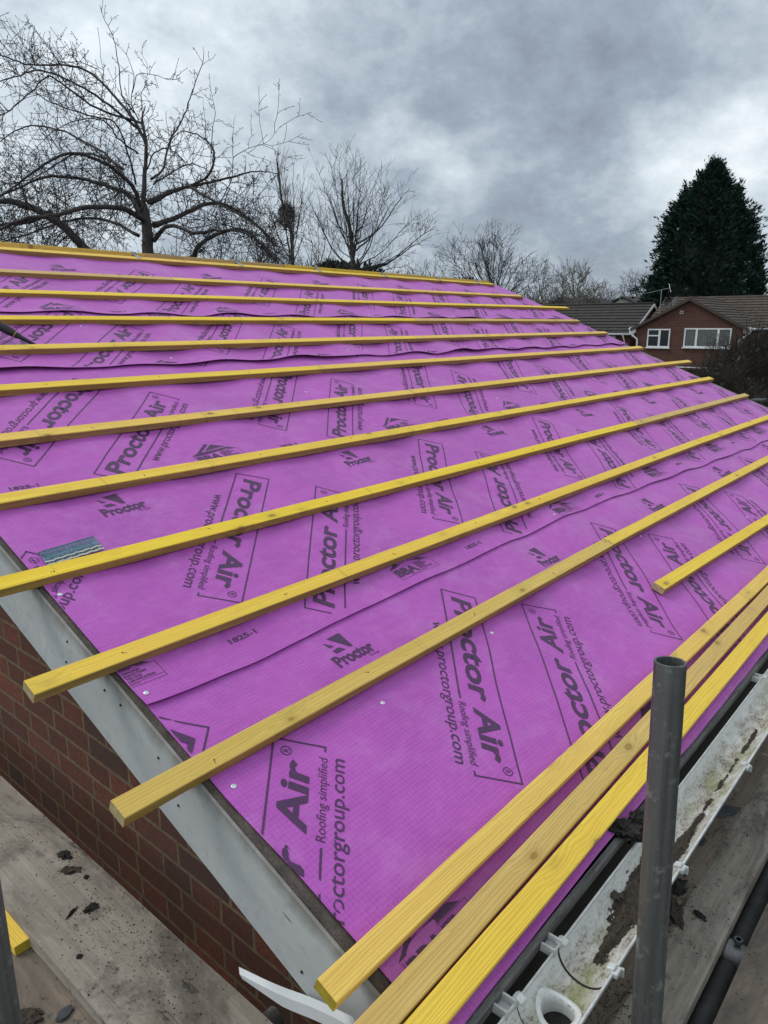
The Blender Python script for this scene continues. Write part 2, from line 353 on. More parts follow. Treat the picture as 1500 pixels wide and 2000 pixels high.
M_dirtyw = simple('scuffed_white_plastic', (.36, .36, .34), (.60, .60, .58), 30, .5, .2, .001)
M_soil = simple('dark_silt', (.030, .022, .015), (.125, .092, .062), 120, .95, 1., .006)
M_moss = simple('dark_moss_debris', (.009, .009, .008), (.045, .04, .033), 60, .95, 1., .008)
M_slate = simple('broken_slate', (.02, .024, .027), (.06, .068, .07), 30, .5, .3, .002)
M_nail = simple('nail_steel', (.02, .018, .015), (.06, .05, .04), 50, .5, 0, metal=.5)
M_clout = simple('shiny_clout_nail', (.55, .56, .57), (.8, .8, .8), 200, .28, .2, .001, metal=.85)
M_bluen = simple('blue_green_coated_nail', (.03, .16, .17), (.07, .28, .29), 60, .35, 0, metal=.4)
M_paper = simple('nail_strip_paper', (.35, .33, .27), (.55, .52, .42), 150, .8, .2, .001)
M_galv = simple('galvanised_bracket', (.30, .31, .32), (.48, .49, .50), 40, .4, .1, .001, metal=.7)
M_rubber = simple('matt_black_plastic', (.008, .008, .009), (.02, .02, .021), 40, .55, .1, .001)
M_rubwear = simple('worn_tan_tape', (.25, .17, .06), (.35, .25, .1), 40, .7, .1, .001)

# ------------------------------------------------------------------ roof frame
H = 1.2; TH = rad(21.36); CT, ST = math.cos(TH), math.sin(TH)
SV = Vector((0, CT, ST)); NV = Vector((0, -ST, CT)); O_ = NV * -H
def RP(e, s, n=0.0): return O_ + Vector((e, 0, 0)) + SV * s + NV * n
MROOF = Matrix.Translation(O_) @ Euler((TH, 0, 0)).to_matrix().to_4x4()   # local x=e, y=s, z=n
S_APEX = 4.20; YA = S_APEX * CT + H * ST; ZA = S_APEX * ST - H * CT
RAFT = [.755 + .478 * k for k in range(14)]; RIGHT = 6.93
GROUND = -6.3
def sag(e, s):
    k = (e - .755) / .478; b = math.floor(k); fr = k - b
    if e < .755: return 0.0
    amp = .008 + .017 * abs(nz(b * 3.7 + 1.3, s * .9, 5))
    amp *= .55 + .45 * min(1, max(0, (e - .9) / 1.6))
    w_ = -amp * (math.sin(math.pi * fr) ** 2)
    w_ += .0045 * nz(e * 3.1, s * 5.3, 2.) + .0020 * nz(e * 9, s * 8, 7.) + .0016 * nz(e * 5 + s * 9, s * 3, 4.)
    return w_ - .002
BAT_S = [0.715, 1.062, 1.403, 1.745, 2.085, 2.43, 2.775, 3.095, 3.42, 3.73, 4.105]

# ------------------------------------------------------------------ printed pattern (flat, joined into the sheets)
_tc = {}
def text_geo(body, shear=0.0, bold=0.0, wdt=1.0, hgt=None, res=3):
    key = (body, shear, bold, wdt, hgt)
    if key in _tc: return _tc[key]
    cu = bpy.data.curves.new('t', 'FONT'); cu.body = body; cu.shear = shear; cu.offset = bold; cu.resolution_u = res; cu.size = 1
    ob = bpy.data.objects.new('t', cu); COL.objects.link(ob)
    dg = bpy.context.evaluated_depsgraph_get(); me = bpy.data.meshes.new_from_object(ob.evaluated_get(dg))
    vs = [tuple(v.co[:2]) for v in me.vertices]; fs = [tuple(p.vertices) for p in me.polygons]
    bpy.data.objects.remove(ob); bpy.data.curves.remove(cu); bpy.data.meshes.remove(me)
    x0 = min(v[0] for v in vs); x1 = max(v[0] for v in vs)
    capo = .70 if hgt is None else hgt[1]      # em-relative cap height
    sx = wdt / (x1 - x0); sy = (hgt[0] if hgt else 1) / capo
    vs = [((x - x0) * sx, y * sy) for x, y in vs]
    _tc[key] = (vs, fs); return _tc[key]
def rectp(x0, y0, x1, y1, step=.04):
    n = max(1, int(math.ceil(max(abs(x1 - x0), abs(y1 - y0)) / step))); vs = []; fs = []
    for i in range(n + 1):
        t = i / n
        if abs(x1 - x0) >= abs(y1 - y0): x = x0 + (x1 - x0) * t; vs += [(x, y0), (x, y1)]
        else: y = y0 + (y1 - y0) * t; vs += [(x1, y), (x0, y)]
    for i in range(n): fs.append((2 * i, 2 * i + 2, 2 * i + 3, 2 * i + 1))
    return vs, fs
def poly(pts): return list(pts), [tuple(range(len(pts)))]
def moved(g, dx, dy): return [(x + dx, y + dy) for x, y in g[0]], g[1]
def ringp(cx, cy, r, w_, n=20):
    vs = []; fs = []
    for i in range(n):
        a = 2 * math.pi * i / n; vs += [(cx + r * math.cos(a), cy + r * math.sin(a)), (cx + (r - w_) * math.cos(a), cy + (r - w_) * math.sin(a))]
    for i in range(n): j = (i + 1) % n; fs.append((2 * i, 2 * j, 2 * j + 1, 2 * i + 1))
    return vs, fs
LW = .0042
def frame_art():
    g = []
    g.append(moved(text_geo('Proctor', .12, .028, .445, (.060, .70)), .028, .034))
    g.append(moved(text_geo('Air', .12, .028, .178, (.060, .70)), .500, .034))
    g.append(ringp(.698, .086, .0125, .0022)); g.append(moved(text_geo('R', 0, .0, .009, (.013, .70)), .694, .0795))
    g.append(rectp(0, .118 - LW, .73, .118)); g.append(rectp(0, 0, LW, .118)); g.append(rectp(.73 - LW, -.002, .73, .118))
    g.append(rectp(.715, -.002, .73, -.002 + LW)); g.append(rectp(0, -.0005, .476, LW))
    g.append(moved(text_geo('Roofing simplified', .18, .0, .212, (.020, .70)), .488, -.006))
    g.append(moved(text_geo('www.proctorgroup.com', .14, .006, .525, (.031, .70)), .178, -.044))
    return g
def logo_art():
    g = [moved(text_geo('Proctor', 0, .04, .142, (.037, .70)), 0, 0)]
    g.append(poly([(.045, .097), (.080, .043), (.091, .041), (.093, .098)])); g.append(poly([(.024, .090), (.028, .067), (.043, .067)]))
    g.append(poly([(.026, .055), (.030, .042), (.050, .042), (.062, .042), (.050, .057)]))
    g.append(moved(text_geo('Group', 0, .0, .037, (.008, .70)), .104, -.013)); return g
def bba_art():
    k = 1.0; g = []
    g.append(poly([(0, 0), (.187, 0), (.160, .0135), (.049, .0165), (.102, .052), (.090, .058)][:4] )) if False else None
    g = [x for x in g if x]
    g.append(poly([(0, 0), (.187, 0), (.160, .0140), (.030, .0140)])); g.append(poly([(.030, .0140), (.049, .0140), (.103, .052), (.090, .058)]))
    g.append(poly([(.069, .0195), (.157, .0195), (.111, .0475)]))
    g.append(moved(text_geo('BBA', 0, .05, .098, (.032, .70)), .010, -.040))
    for i, (tx, wd) in enumerate((('APPROVAL', .044), ('INSPECTION', .054), ('TESTING', .038), ('CERTIFICATION', .068))):
        g.append(moved(text_geo(tx, 0, .03, wd, (.0062, .70)), .112, -.0125 - .0088 * i))
    g.append(moved(text_geo('CERTIFICATE 24/7147', 0, .0, .075, (.0055, .70)), .060, -.050))
    lw = .0011
    g += [rectp(.004, -.054, .200, -.054 + lw), rectp(.004, -.054, .004 + lw, -.003), rectp(.200 - lw, -.054, .200, -.003), rectp(.108, -.0435, .200, -.0435 + lw), rectp(.108, -.003, .200, -.003 + lw)]
    return g
FR, LG, BB = frame_art(), logo_art(), bba_art()
NUM = [moved(text_geo('1825-1', 0, .03, .086, (.0155, .70)), 0, 0)]
def stamp(dst, art, o, ang):
    c, s_ = math.cos(ang), math.sin(ang)
    for vs, fs in art:
        k = len(dst[0]); dst[0].extend((o[0] + x * c - y * s_, o[1] + x * s_ + y * c) for x, y in vs); dst[1].extend(tuple(i + k for i in f) for f in fs)
def sheet(name, label, s0, s1, F0, a_, e1, lift, extra=0, edge=None, elist=None, rows=(-1, 3), right=RIGHT, curl=.006):
    """one run of membrane: grid mesh + printing in the same mesh, local roof coordinates"""
    el = elist or (lambda s: .735)
    er = lambda s: right + .03 * nz(s * 2.3, 4.4, lift * 100)
    def top(e, s):
        t = s - s0 - (edge(e) if edge else 0)
        up = lift
        if curl and t < .09: up += curl * (1 - t / .09) ** 2 * (.5 + 1.1 * abs(nz(e * 1.3, s0 * 5, 3.)) + .25 * nz(e * 5, s0, 1.))
        over = 0
        if e > right - .10: over = -((e - right + .10) ** 2) * 2.0
        return sag(e, s) + up + over
    mb = MB(); ne, ns = 170, max(6, int((s1 - s0) / .035)); T = .0012
    P = []
    for j in range(ns + 1):
        v = j / ns
        for i in range(ne + 1):
            u = i / ne; s = s0 + (s1 - s0) * v
            if edge: s += edge(el(s) + (er(s) - el(s)) * u) * (1 - v) ** 3
            e = el(s) + (er(s) - el(s)) * u; P.append(Vector((e, s, top(e, s))))
    W_ = ne + 1
    mb.add(P, [(j * W_ + i, j * W_ + i + 1, (j + 1) * W_ + i + 1, (j + 1) * W_ + i) for j in range(ns) for i in range(ne)])
    # thin edge return so that the sheet has a thickness
    low = [P[i] - Vector((0, 0, T)) for i in range(W_)]; mb.add([P[i] for i in range(W_)] + low, [(i, i + W_, i + W_ + 1, i + 1) for i in range(ne)])
    # printing
    art = ([], [])
    A45, A225 = rad(45), rad(225)
    for r in range(*rows):
        for k in range(-3, 9):
            o = (F0[0] + a_ * k - .163 * r, F0[1] + .829 * r)
            stamp(art, FR, (o[0] + (.040 if (k == -1 and F0[1] < 1) else 0), o[1]), A225); stamp(art, FR, (o[0] - .205 - .006, o[1] - .777), A45)
            stamp(art, LG, (o[0] - .545, o[1] - .098), rad(2)); stamp(art, BB, (o[0] + .085, o[1] - .678), rad(1)); stamp(art, NUM, (o[0] - .554 , o[1] - .712), rad(2))
    bm = bmesh.new(); vv = [bm.verts.new((x, y, 0)) for x, y in art[0]]
    for f in art[1]:
        try: bm.faces.new([vv[i] for i in f])
        except ValueError: pass
    def cut(co, no):
        bmesh.ops.bisect_plane(bm, geom=bm.verts[:] + bm.edges[:] + bm.faces[:], dist=1e-6, plane_co=co, plane_no=no, clear_outer=True)
    cut((0, s0 + .004, 0), (0, -1, 0)); cut((0, s1 - .01, 0), (0, 1, 0)); cut((right - .06, 0, 0), (1, 0, 0))
    e_a, e_b = el(s0), el(s1); cut((e_a + .002, s0, 0), (-(s1 - s0), (e_b - e_a), 0))
    bm.verts.index_update()
    pv = [Vector((v.co.x, v.co.y, 0)) for v in bm.verts]
    pv = [Vector((p.x, p.y, top(p.x, p.y) + .0009)) for p in pv]
    bm.verts.ensure_lookup_table()
    fs = []
    for f in bm.faces:
        idx = [v.index for v in f.verts]
        if f.calc_area() < 1e-9 or (edge and any(v.co.y < s0 + edge(v.co.x) + .003 for v in f.verts)): continue
        if f.normal.z < 0: idx = idx[::-1]
        fs.append(tuple(idx))
    bm.free(); mb.add(pv, fs, 1)
    me = mb.mesh(name, [M_mem, M_ink], True)
    o = bpy.data.objects.new(name, me); COL.objects.link(o); o.matrix_world = MROOF
    tag(o, label, 'roofing membrane', 'overlapping runs of printed roof membrane'); o['top'] = 0; del o['top']
    return o, top
SH = []
def interp(x, P):
    for (a, p), (b, q) in zip(P, P[1:]):
        if x <= b: t = max(0, min(1, (x - a) / (b - a))); return p + (q - p) * t
    return P[-1][1]
el1 = lambda s: .733 + .010 * max(0, min(1, (.62 - s) / .2))
SH.append(sheet('membrane_sheet', 'lowest run of purple printed roof membrane, under the loose bundle of battens by the gutter', .070, 1.13, (1.746, .888), 1.055, 0, .0, rows=(0, 1), elist=el1, curl=0,
    edge=lambda e: .008 + .006 * nz(e * 1.1, 3, 3) + .003 * nz(e * 5, 3, 9)))
SH.append(sheet('membrane_sheet', 'wide purple printed membrane run over the middle of the roof, lapping the lowest run', .915, 2.72, (1.565, 1.705), 1.03, 0, .0035, rows=(0, 3), elist=lambda s: .729,
    edge=lambda e: interp(e, [(.7, 0), (1.0, -.004), (1.4, .014), (2.0, .032), (2.5, .046), (3.0, .050), (3.9, .026), (5.0, -.004), (7, -.014)]) + .003 * nz(e * 2.2, 1, 1), right=RIGHT - .02))
SH.append(sheet('membrane_sheet', 'narrow purple membrane run with a wavy lower edge, third run up from the gutter', 2.60, 3.36, (1.70, 3.285), .985, 0, .007, rows=(0, 1), elist=lambda s: .731,
    edge=lambda e: .014 * nz(e * 2.1, 6, 1) + .006, right=RIGHT + .01, curl=.016))
SH.append(sheet('membrane_sheet', 'topmost purple printed membrane run, directly below the ridge board', 3.215, S_APEX - .01, (1.525, 3.955), .985, 0, .0105, rows=(0, 1), elist=lambda s: .731,
    edge=lambda e: .010 * nz(e * 2.5, 9, 1), right=RIGHT + .03, curl=.010))
# clout nails holding the felt
def disc_mesh(r, t, k=14):
    mb = MB(); mb.tube([(0, 0, -.001), (0, 0, t * .6), (0, 0, t)], [r, r, r * .8], k); return mb.mesh('clout', M_clout, True)
me_cl = disc_mesh(.0062, .0016)
for sh_i, pts in ((0, [(.635 * 1.2, .543 * 1.2), (1.207, .646), (1.72, .664), (2.97, .72), (3.9, .52), (5.3, .74)]), (1, [(.748, .947), (.749, 1.33), (2.66, .99), (3.62, 1.95), (4.9, 1.2), (2.4, 2.26)]), (2, [(1.95, 2.70), (3.1, 2.68), (4.3, 2.69), (1.7, 3.05)]), (3, [(2.6, 3.26), (3.9, 3.27), (4.9, 3.26)])):
    ob, top = SH[sh_i]
    for e, s in pts:
        link('clout_nail', me_cl, ob, Matrix.Translation((e, s, top(e, s))))

# ------------------------------------------------------------------ battens
def batten_mesh(L, name, wd=.047, th=.0255, seed=0, mats=None, warp=.003):
    mb = MB(); n = max(3, int(L / .12)); b = .0018
    prof = [(-wd / 2 + b, 0), (wd / 2 - b, 0), (wd / 2, b), (wd / 2, th - b), (wd / 2 - b, th), (-wd / 2 + b, th), (-wd / 2, th - b), (-wd / 2, b)]
    vs = []
    for i in range(n + 1):
        x = L * i / n; dy = warp * nz(x * .7, seed * 3.3, 1) + .0009 * nz(x * 7, seed, 4); dz = warp * .5 * abs(nz(x * .8, seed * 1.7, 8))
        for k, (y, z) in enumerate(prof):
            j = .0006 * nz(x * 23, k * 2.2, seed)
            vs.append((x + (.0015 * nz(y * 80, z * 80, seed) if i in (0, n) else 0), y + dy + j, z + dz + j))
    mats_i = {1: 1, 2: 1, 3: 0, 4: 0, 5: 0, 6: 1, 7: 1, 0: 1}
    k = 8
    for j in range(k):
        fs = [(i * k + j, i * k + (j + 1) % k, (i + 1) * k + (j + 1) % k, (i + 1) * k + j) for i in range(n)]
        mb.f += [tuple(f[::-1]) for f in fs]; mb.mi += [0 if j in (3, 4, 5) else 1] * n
    mb.v += vs; mb.f += [tuple(range(k)), tuple(range(n * k, n * k + k))[::-1]]; mb.mi += [2, 2]
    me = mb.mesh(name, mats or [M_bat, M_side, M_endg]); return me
def nail_mesh():
    mb = MB(); mb.box((0, 0, .0006), (.0045, .0022, .0012), Matrix.Rotation(.5, 3, 'Z')); mb.box((.006, .003, .0003), (.006, .0012, .0007), Matrix.Rotation(.9, 3, 'Z')); return mb.mesh('nail', M_nail)
me_nail = nail_mesh()
NB = [0]
def place_batten(e0, e1, sa, sb, n0, label, group, mats=None, nails=True, rx=0, warp=.003, wd=.047):
    NB[0] += 1; L = math.hypot(e1 - e0, sb - sa)
    me = batten_mesh(L, 'batten', seed=NB[0], mats=mats, warp=warp, wd=wd)
    o = bpy.data.objects.new('roofing_batten', me); COL.objects.link(o)
    o.matrix_world = MROOF @ Matrix.Translation((e0, sa, n0)) @ Matrix.Rotation(math.atan2(sb - sa, e1 - e0), 4, 'Z') @ Matrix.Rotation(rx, 4, 'X')
    tag(o, label, 'batten', group)
    if nails:
        for r in RAFT:
            if e0 + .01 < r < e1 - .01 or abs(r - e0) < .02 or abs(r - e1) < .02:
                x = min(max(r - e0, .012), L - .012)
                link('nail', me_nail, o, Matrix.Translation((x + random.uniform(-.01, .01), random.uniform(-.010, .010), .0252 + .0015 * abs(nz(x * .8, NB[0] * 1.7, 8)))) @ Matrix.Rotation(random.uniform(0, 6), 4, 'Z'))
    return o
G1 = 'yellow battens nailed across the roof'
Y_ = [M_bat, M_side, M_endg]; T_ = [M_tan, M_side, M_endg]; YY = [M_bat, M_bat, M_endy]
place_batten(.545, 2.66, .714, .742, 0, 'tan knotted batten of the lowest nailed row, its cut end past the verge board', G1, T_, warp=.002)
place_batten(2.665, 5.5, .742, .752, 0, 'second length of the lowest nailed batten row, butted to the tan knotted one', G1, Y_)
place_batten(5.504, 7.0, .752, .752, 0, 'far length of the lowest nailed batten row, at the right edge of the photo', G1, Y_)
place_batten(.548, 4.695, 1.060, 1.092, 0, 'bright yellow batten with a splintered left end, second nailed row above the gutter', G1, Y_, warp=.002)
place_batten(4.70, 7.05, 1.092, 1.092, 0, 'far length of the second nailed row up from the gutter', G1, Y_)
place_batten(.50, 4.40, 1.400, 1.412, 0, 'yellow batten with the strip of blue nails tucked behind it, left length', G1, Y_)
place_batten(4.405, 6.86, 1.412, 1.425, 0, 'weathered right hand batten with a frayed end, in the blue nail strip row', G1, T_)
rows = [(3, [2.59], 6.90, 1.748, 1.768), (4, [2.99], 7.27, 2.082, 2.112), (5, [2.65], 6.90, 2.428, 2.470), (6, [3.86], 6.85, 2.772, 2.835), (7, [4.22], 6.83, 3.09, 3.145), (8, [4.50], 7.26, 3.418, 3.505), (9, [2.63], 6.80, 3.715, 3.815), (10, [3.30], 6.76, 4.10, 4.165)]
ordn = {3: 'fourth', 4: 'fifth', 5: 'sixth', 6: 'seventh', 7: 'eighth', 8: 'ninth', 9: 'tenth', 10: 'eleventh'}
fromtop = {3: 'eighth', 4: 'seventh', 5: 'sixth', 6: 'fifth', 7: 'fourth', 8: 'third', 9: 'second', 10: 'first'}
for r, js, end, sa, sb in rows:
    cuts = [.52] + js + [end]
    for i in range(len(cuts) - 1):
        f = lambda e: sa + (sb - sa) * (e - .5) / 6.3
        place_batten(cuts[i] + (.003 if i else 0), cuts[i + 1], f(cuts[i]), f(cuts[i + 1]), 0,
            '%s batten of the %s row below the ridge%s' % (('left', 'right')[i], fromtop[r], (', sticking out beyond its neighbours' if r in (4, 8) and i else '')), G1, T_ if (r, i) in ((9, 0), (7, 1)) else Y_)
# short batten, not yet nailed, and the loose bundle at the eaves
place_batten(2.56, 6.4, .476, .36, .001, 'short yellow batten with pale sawn end, between the bundle and the lowest row', 'loose battens lying near the eaves', Y_, nails=False)
GL = 'loose battens lying near the eaves'
place_batten(.632, 4.9, .2495, .2490, .006, 'loose yellow batten with a fully dyed end, upper one of the bundle above the gutter', GL, YY, nails=False, warp=.0008)
place_batten(.52, 4.6, .166, .212, .004, 'loose tan batten with round knots, middle one of the bundle above the gutter', GL, [M_tan, M_bat, M_endy], nails=False, warp=.0005)
place_batten(.56, 4.75, .116, .142, .004, 'loose yellow batten nearest the gutter, lowest one of the bundle', GL, YY, nails=False, warp=.0005)
# ridge board on brackets
rb = empty('ridge_board', (0.5, YA, ZA), 'orange yellow timber ridge board in lengths held by small galvanised brackets along the roof top', 'ridge board')
cutr = [.5, 2.72, 3.9, 5.05, 6.72]
ztop = .031
for i in range(4):
    mb = MB(); n = 14; L = cutr[i + 1] - cutr[i] - .004
    for k in range(1): mb.box((cutr[i] + L / 2 - .5, 0, ztop - .0225 + .0015 * i), (L, .048, .045))
    mb.build('timber_length', M_tan if i % 2 else M_bat, rb, bevel=.002)
mbr = MB(); mbr.box((0, 0, .012), (.030, .054, .046)); mbr.box((0, -.045, .012), (.03, .09, .002), Matrix.Rotation(TH, 3, 'X')); mbr.box((0, .045, .012), (.03, .09, .002), Matrix.Rotation(-TH, 3, 'X'))
me_br = mbr.mesh('bracket', M_galv)
for e in [YA * (lambda d: d.x / d.y)((R3 @ Vector((q - PX, -(480 + q * .076 - PY), -F)))) for q in (258, 458, 612, 742, 850, 925)]:
    link('bracket', me_br, rb, Matrix.Translation((e - .5, 0, 0)))

# nail strip and black tool lying on the roof
ns = empty('nail_strip', RP(.772, 1.452, .004), 'paper strip of collated blue green nails tucked behind a batten at the left verge', 'nail strip')
ns.rotation_euler = (TH, 0, 0)
mb = MB()
for i in range(40): pass
mbn = MB(); mbn.tube([(0, 0, 0), (.004, .062, 0)], .00115, 6); mbn.tube([(.004, .062, 0), (.0041, .0635, 0)], .0019, 8); mbn.tube([(0, 0, 0), (-.0003, -.004, 0)], [.00115, .0002], 6)
me_bn = mbn.mesh('strip_nail', M_bluen, True)
for i in range(40):
    link('nail', me_bn, ns, Matrix.Translation((.004 * i + .002, .0004 * i - .012 + .0006 * nz(i * .8, 3), .003)) @ Matrix.Rotation(.02 * nz(i * .5, 1), 4, 'Z'))
mb = MB(); n = 40
for j, (yy, hh) in enumerate(((.002, .006), (.016, .005))):
    for i in range(n):
        x = .004 * i; z = .0047 + .0006 * math.sin(i * 2.1 + j); mb.box((x + .002, .0004 * i - .012 + yy + .0012 * math.sin(i * .9 + j), z), (.0041, hh, .0008))
mb.build('paper_collation', M_paper, ns)
def ray(px, py): return R3 @ Vector((px - PX, -(py - PY), -F)).normalized()
def onroof(px, py, n=0.0):
    d = ray(px, py); t = -(H - n) / d.dot(NV); return d * t
A = onroof(78, 679, .010); B = onroof(0, 637, .055)
dr = (B - A); tl = empty('pry_bar', A, 'tapered matt black bar with a tan ring, leaning over a batten, left edge', 'tool')
mb = MB(); pts = [A * 0 + dr * t for t in (0, .06, .5, .62, .66, .8, 1.3, 2.4, 2.6)]; mb.tube(pts, [.004, .006, .010, .013, .015, .017, .0185, .019, .012], 14); mb.build('shaft', M_rubber, tl, True)
mb = MB(); mb.tube([dr * .60, dr * .63], [.0138, .0148], 14); mb.build('tape_ring', M_rubwear, tl, True)

# ------------------------------------------------------------------ the house under the roof
hs = empty('brick_house', (.914, .62, GROUND), 'red brown brick house being re-roofed, with grey verge board and bare eaves', 'house')
HB = Vector(hs.location)
def hb(p): return Vector(p) - HB
YB = 2 * YA
def roofz(y): return ((y - H * ST) / CT) * ST - H * CT if y <= YA else roofz(2 * YA - y)
# gable walls, eaves walls (local coords, brick texture in metres)
mb = MB(); y0, y1 = .60, YB - .60; th = .22
def gable(x):
    zt = lambda y: roofz(y) - .13
    P = [(x, y0, GROUND), (x, y1, GROUND), (x, y1, zt(y1)), (x, YA, zt(YA)), (x, y0, zt(y0))]
    return [hb(p) for p in P]
mb.prism(gable(.914)[::-1], (th, 0, 0)); mb.build('gable_wall', M_brick, hs)
mb = MB(); mb.prism(gable(6.56)[::-1], (th, 0, 0)); mb.build('gable_wall', M_brick, hs)
for yy in (.60, y1 - th):
    mb = MB(); mb.box2(hb((.914 + th + .002, yy, GROUND)), hb((6.558, yy + th, roofz(.6) - .14))); mb.build('eaves_wall', M_brickx, hs)
# rafters, seen as feet at the eaves
mrf = MB(); mrf.box((0, (S_APEX) / 2 + .03, -.055), (.045, S_APEX - .07, .098)); me_rf = mrf.mesh('rafter', M_oldwood)
for r in RAFT:
    if r > .8 and r < 6.8:
        link('rafter', me_rf, hs, Matrix.Translation(-HB) @ MROOF @ Matrix.Translation((r, 0.03, -.012)))
# boarding below the membrane so no light comes through, and rear slope
mb = MB(); mb.box((3.86, S_APEX / 2 + .05, -.075), (6.1, S_APEX - .14, .006)); o = mb.build('roof_lining', M_black, hs); o.matrix_local = Matrix.Translation(-HB) @ MROOF
mb = MB(); P = [(.74, YA + .004, ZA - .006), (RIGHT, YA + .004, ZA - .006), (RIGHT, YB - .42, roofz(.42) - .006), (.74, YB - .42, roofz(.42) - .006)]
mb.prism([hb(p) for p in P], (0, 0, -.03)); mb.build('rear_slope', M_mem, hs)
# verge boards (barge) both ends, 190 deep, with a moulded top edge
def verge(x, t, name):
    ob = None
    for side in (0, 1):
        mb = MB(); L = S_APEX - .0
        D = .188
        prof = [(-D, 0), (-D, t), (-.004, t), (0.002, t - .004), (.002, .004), (-.002, 0)]
        A0 = RP(x, .02, -.004); A1 = RP(x, S_APEX, -.004)
        n = 26; vs = []
        for i in range(n + 1):
            p = A0.lerp(A1, i / n)
            if side: p = Vector((p.x, 2 * YA - p.y, p.z))
            for (dz, dx) in prof:
                vs.append(hb(p) + Vector((dx + .0012 * nz(i * .6, dz * 9, 2), 0, dz * 1.0 + .0008 * nz(i * 1.3, dz * 5, 5))))
        k = len(prof); fs = [(i * k + j, i * k + (j + 1) % k, (i + 1) * k + (j + 1) % k, (i + 1) * k + j) for i in range(n) for j in range(k)]
        fs += [tuple(range(k))[::-1], tuple(range(n * k, n * k + k))]
        mb.add(vs, fs); ob = mb.build(name, M_fascia, hs)
        if side == 0: first = ob
    return first
vb = verge(.712, .006, 'verge_board'); verge(RIGHT - .10, .016, 'verge_board')
# fascia material wants coordinates measured from its own top edge: shift the mesh frame
for ob in [o for o in hs.children if o.name.startswith('verge_board')]:
    Mx = Matrix.Translation((0, RP(0, 0, 0).y - HB.y, RP(0, 0, 0).z - HB.z)); ob.data.transform(Mx.inverted()); ob.matrix_local = Mx
mn = MB(); mn.tube([(0.001, 0, 0), (-.0022, 0, 0)], [.0035, .0028], 8); me_vn = mn.mesh('board_nail', M_nail)
for px, py in [(132, 1253), (130, 1293), (205, 1348), (236, 1377), (349, 1573), (590, 1898), (310, 1480)]:
    d = ray(px, py); p = d * (.712 / d.x); link('board_nail', me_vn, hs, Matrix.Translation(hb(p)))
# soffit board behind the verge board and wall
mb = MB(); mb.prism([hb(RP(.7190, .05, -.13)), hb(RP(.7190, S_APEX - .02, -.13)), hb(RP(.7190, S_APEX - .02, -.118)), hb(RP(.7190, .05, -.118))], (.193, 0, 0)); mb.build('soffit', M_fascia, hs)
# old dark timber between verge board and membrane
mb = MB(); n = 60; vs = []
for i in range(n + 1):
    s = .03 + (S_APEX - .06) * i / n
    w0, w1 = .7190, .758 + .006 * nz(s * 5, 2, 2)
    z0 = -.006 + .003 * nz(s * 14, 1, 1)
    for (e, nn) in ((w0, -.04), (w0, z0), (w0 + .008, z0 + .003 + .003 * nz(s * 21, 5, 1)), (w1 - .012, z0 + .001), (w1, -.010), (w1, -.04)): vs.append(RP(e, s, nn) - HB)
k = 6; mb.add(vs, [(i * k + j, (i + 1) * k + j, (i + 1) * k + (j + 1) % k, i * k + (j + 1) % k) for i in range(n) for j in range(k)] + [tuple(range(k)), tuple(range(n * k, n * k + k))[::-1]])
mb.build('verge_timber', M_oldwood, hs, True, angle=35)
# eaves board: grey weathered strip above a black face
mb = MB(); n = 70; vs = []
for i in range(n + 1):
    x = .765 + (RIGHT - .9) * i / n; z = -1.1035 + .0012 * nz(x * 3, 1, 1); y = .502 + .0015 * nz(x * 2, 7, 1)
    for (yy, zz) in ((y + .002, z - .022), (y, z), (y + .013, z + .001), (y + .012, z - .022)): vs.append(hb((x, yy, zz)))
k = 4; mb.add(vs, [(i * k + j, (i + 1) * k + j, (i + 1) * k + (j + 1) % k, i * k + (j + 1) % k) for i in range(n) for j in range(k)] + [tuple(range(k)), tuple(range(n * k, n * k + k))[::-1]])
mb.build('eaves_board', M_strip, hs)
mb = MB(); mb.box2(hb((.775, .5165, -1.255)), hb((RIGHT - .14, .524, -1.130))); mb.build('shaded_fascia', M_black, hs)  # fascia face coloured black for the shade in the gap behind the gutter
mb = MB(); mb.box2(hb((.78, .5245, -1.26)), hb((RIGHT - .16, .598, -1.25))); mb.build('eaves_soffit', M_black, hs)
mb = MB(); mb.box2(hb((.77, YB - .515, -1.25)), hb((RIGHT - .13, YB - .49, -1.09))); mb.build('eaves_board', M_strip, hs)

# ------------------------------------------------------------------ gutter
GY, GZ, GR = .4285, -1.120, .0495
gt = empty('gutter', (.72, GY, GZ), 'dirty white half round plastic gutter full of silt below the roof edge', 'gutter')
GB = Vector(gt.location)
HX, HY = .972, .432
def gprof(phi, r): return GY + r * math.cos(phi), GZ - r * math.sin(phi)
mb = MB(); xs = [.735 + .0055 * i for i in range(80)] + [1.18 + .06 * i for i in range(95)]; xs = [x for x in xs if x < 6.72]; K = 36
idx = {}
vs = []
for i, x in enumerate(xs):
    for j in range(K + 1):
        ph = math.pi * j / K; y, z = gprof(ph, GR); vs.append(Vector((x, y, z)) - GB)
fs = []
for i in range(len(xs) - 1):
    for j in range(K):
        xc = (xs[i] + xs[i + 1]) / 2; y, z = gprof(math.pi * (j + .5) / K, GR)
        if math.hypot(xc - HX, y - HY) < .030: continue
        fs.append((i * (K + 1) + j, i * (K + 1) + j + 1, (i + 1) * (K + 1) + j + 1, (i + 1) * (K + 1) + j))
mb.add(vs, fs)
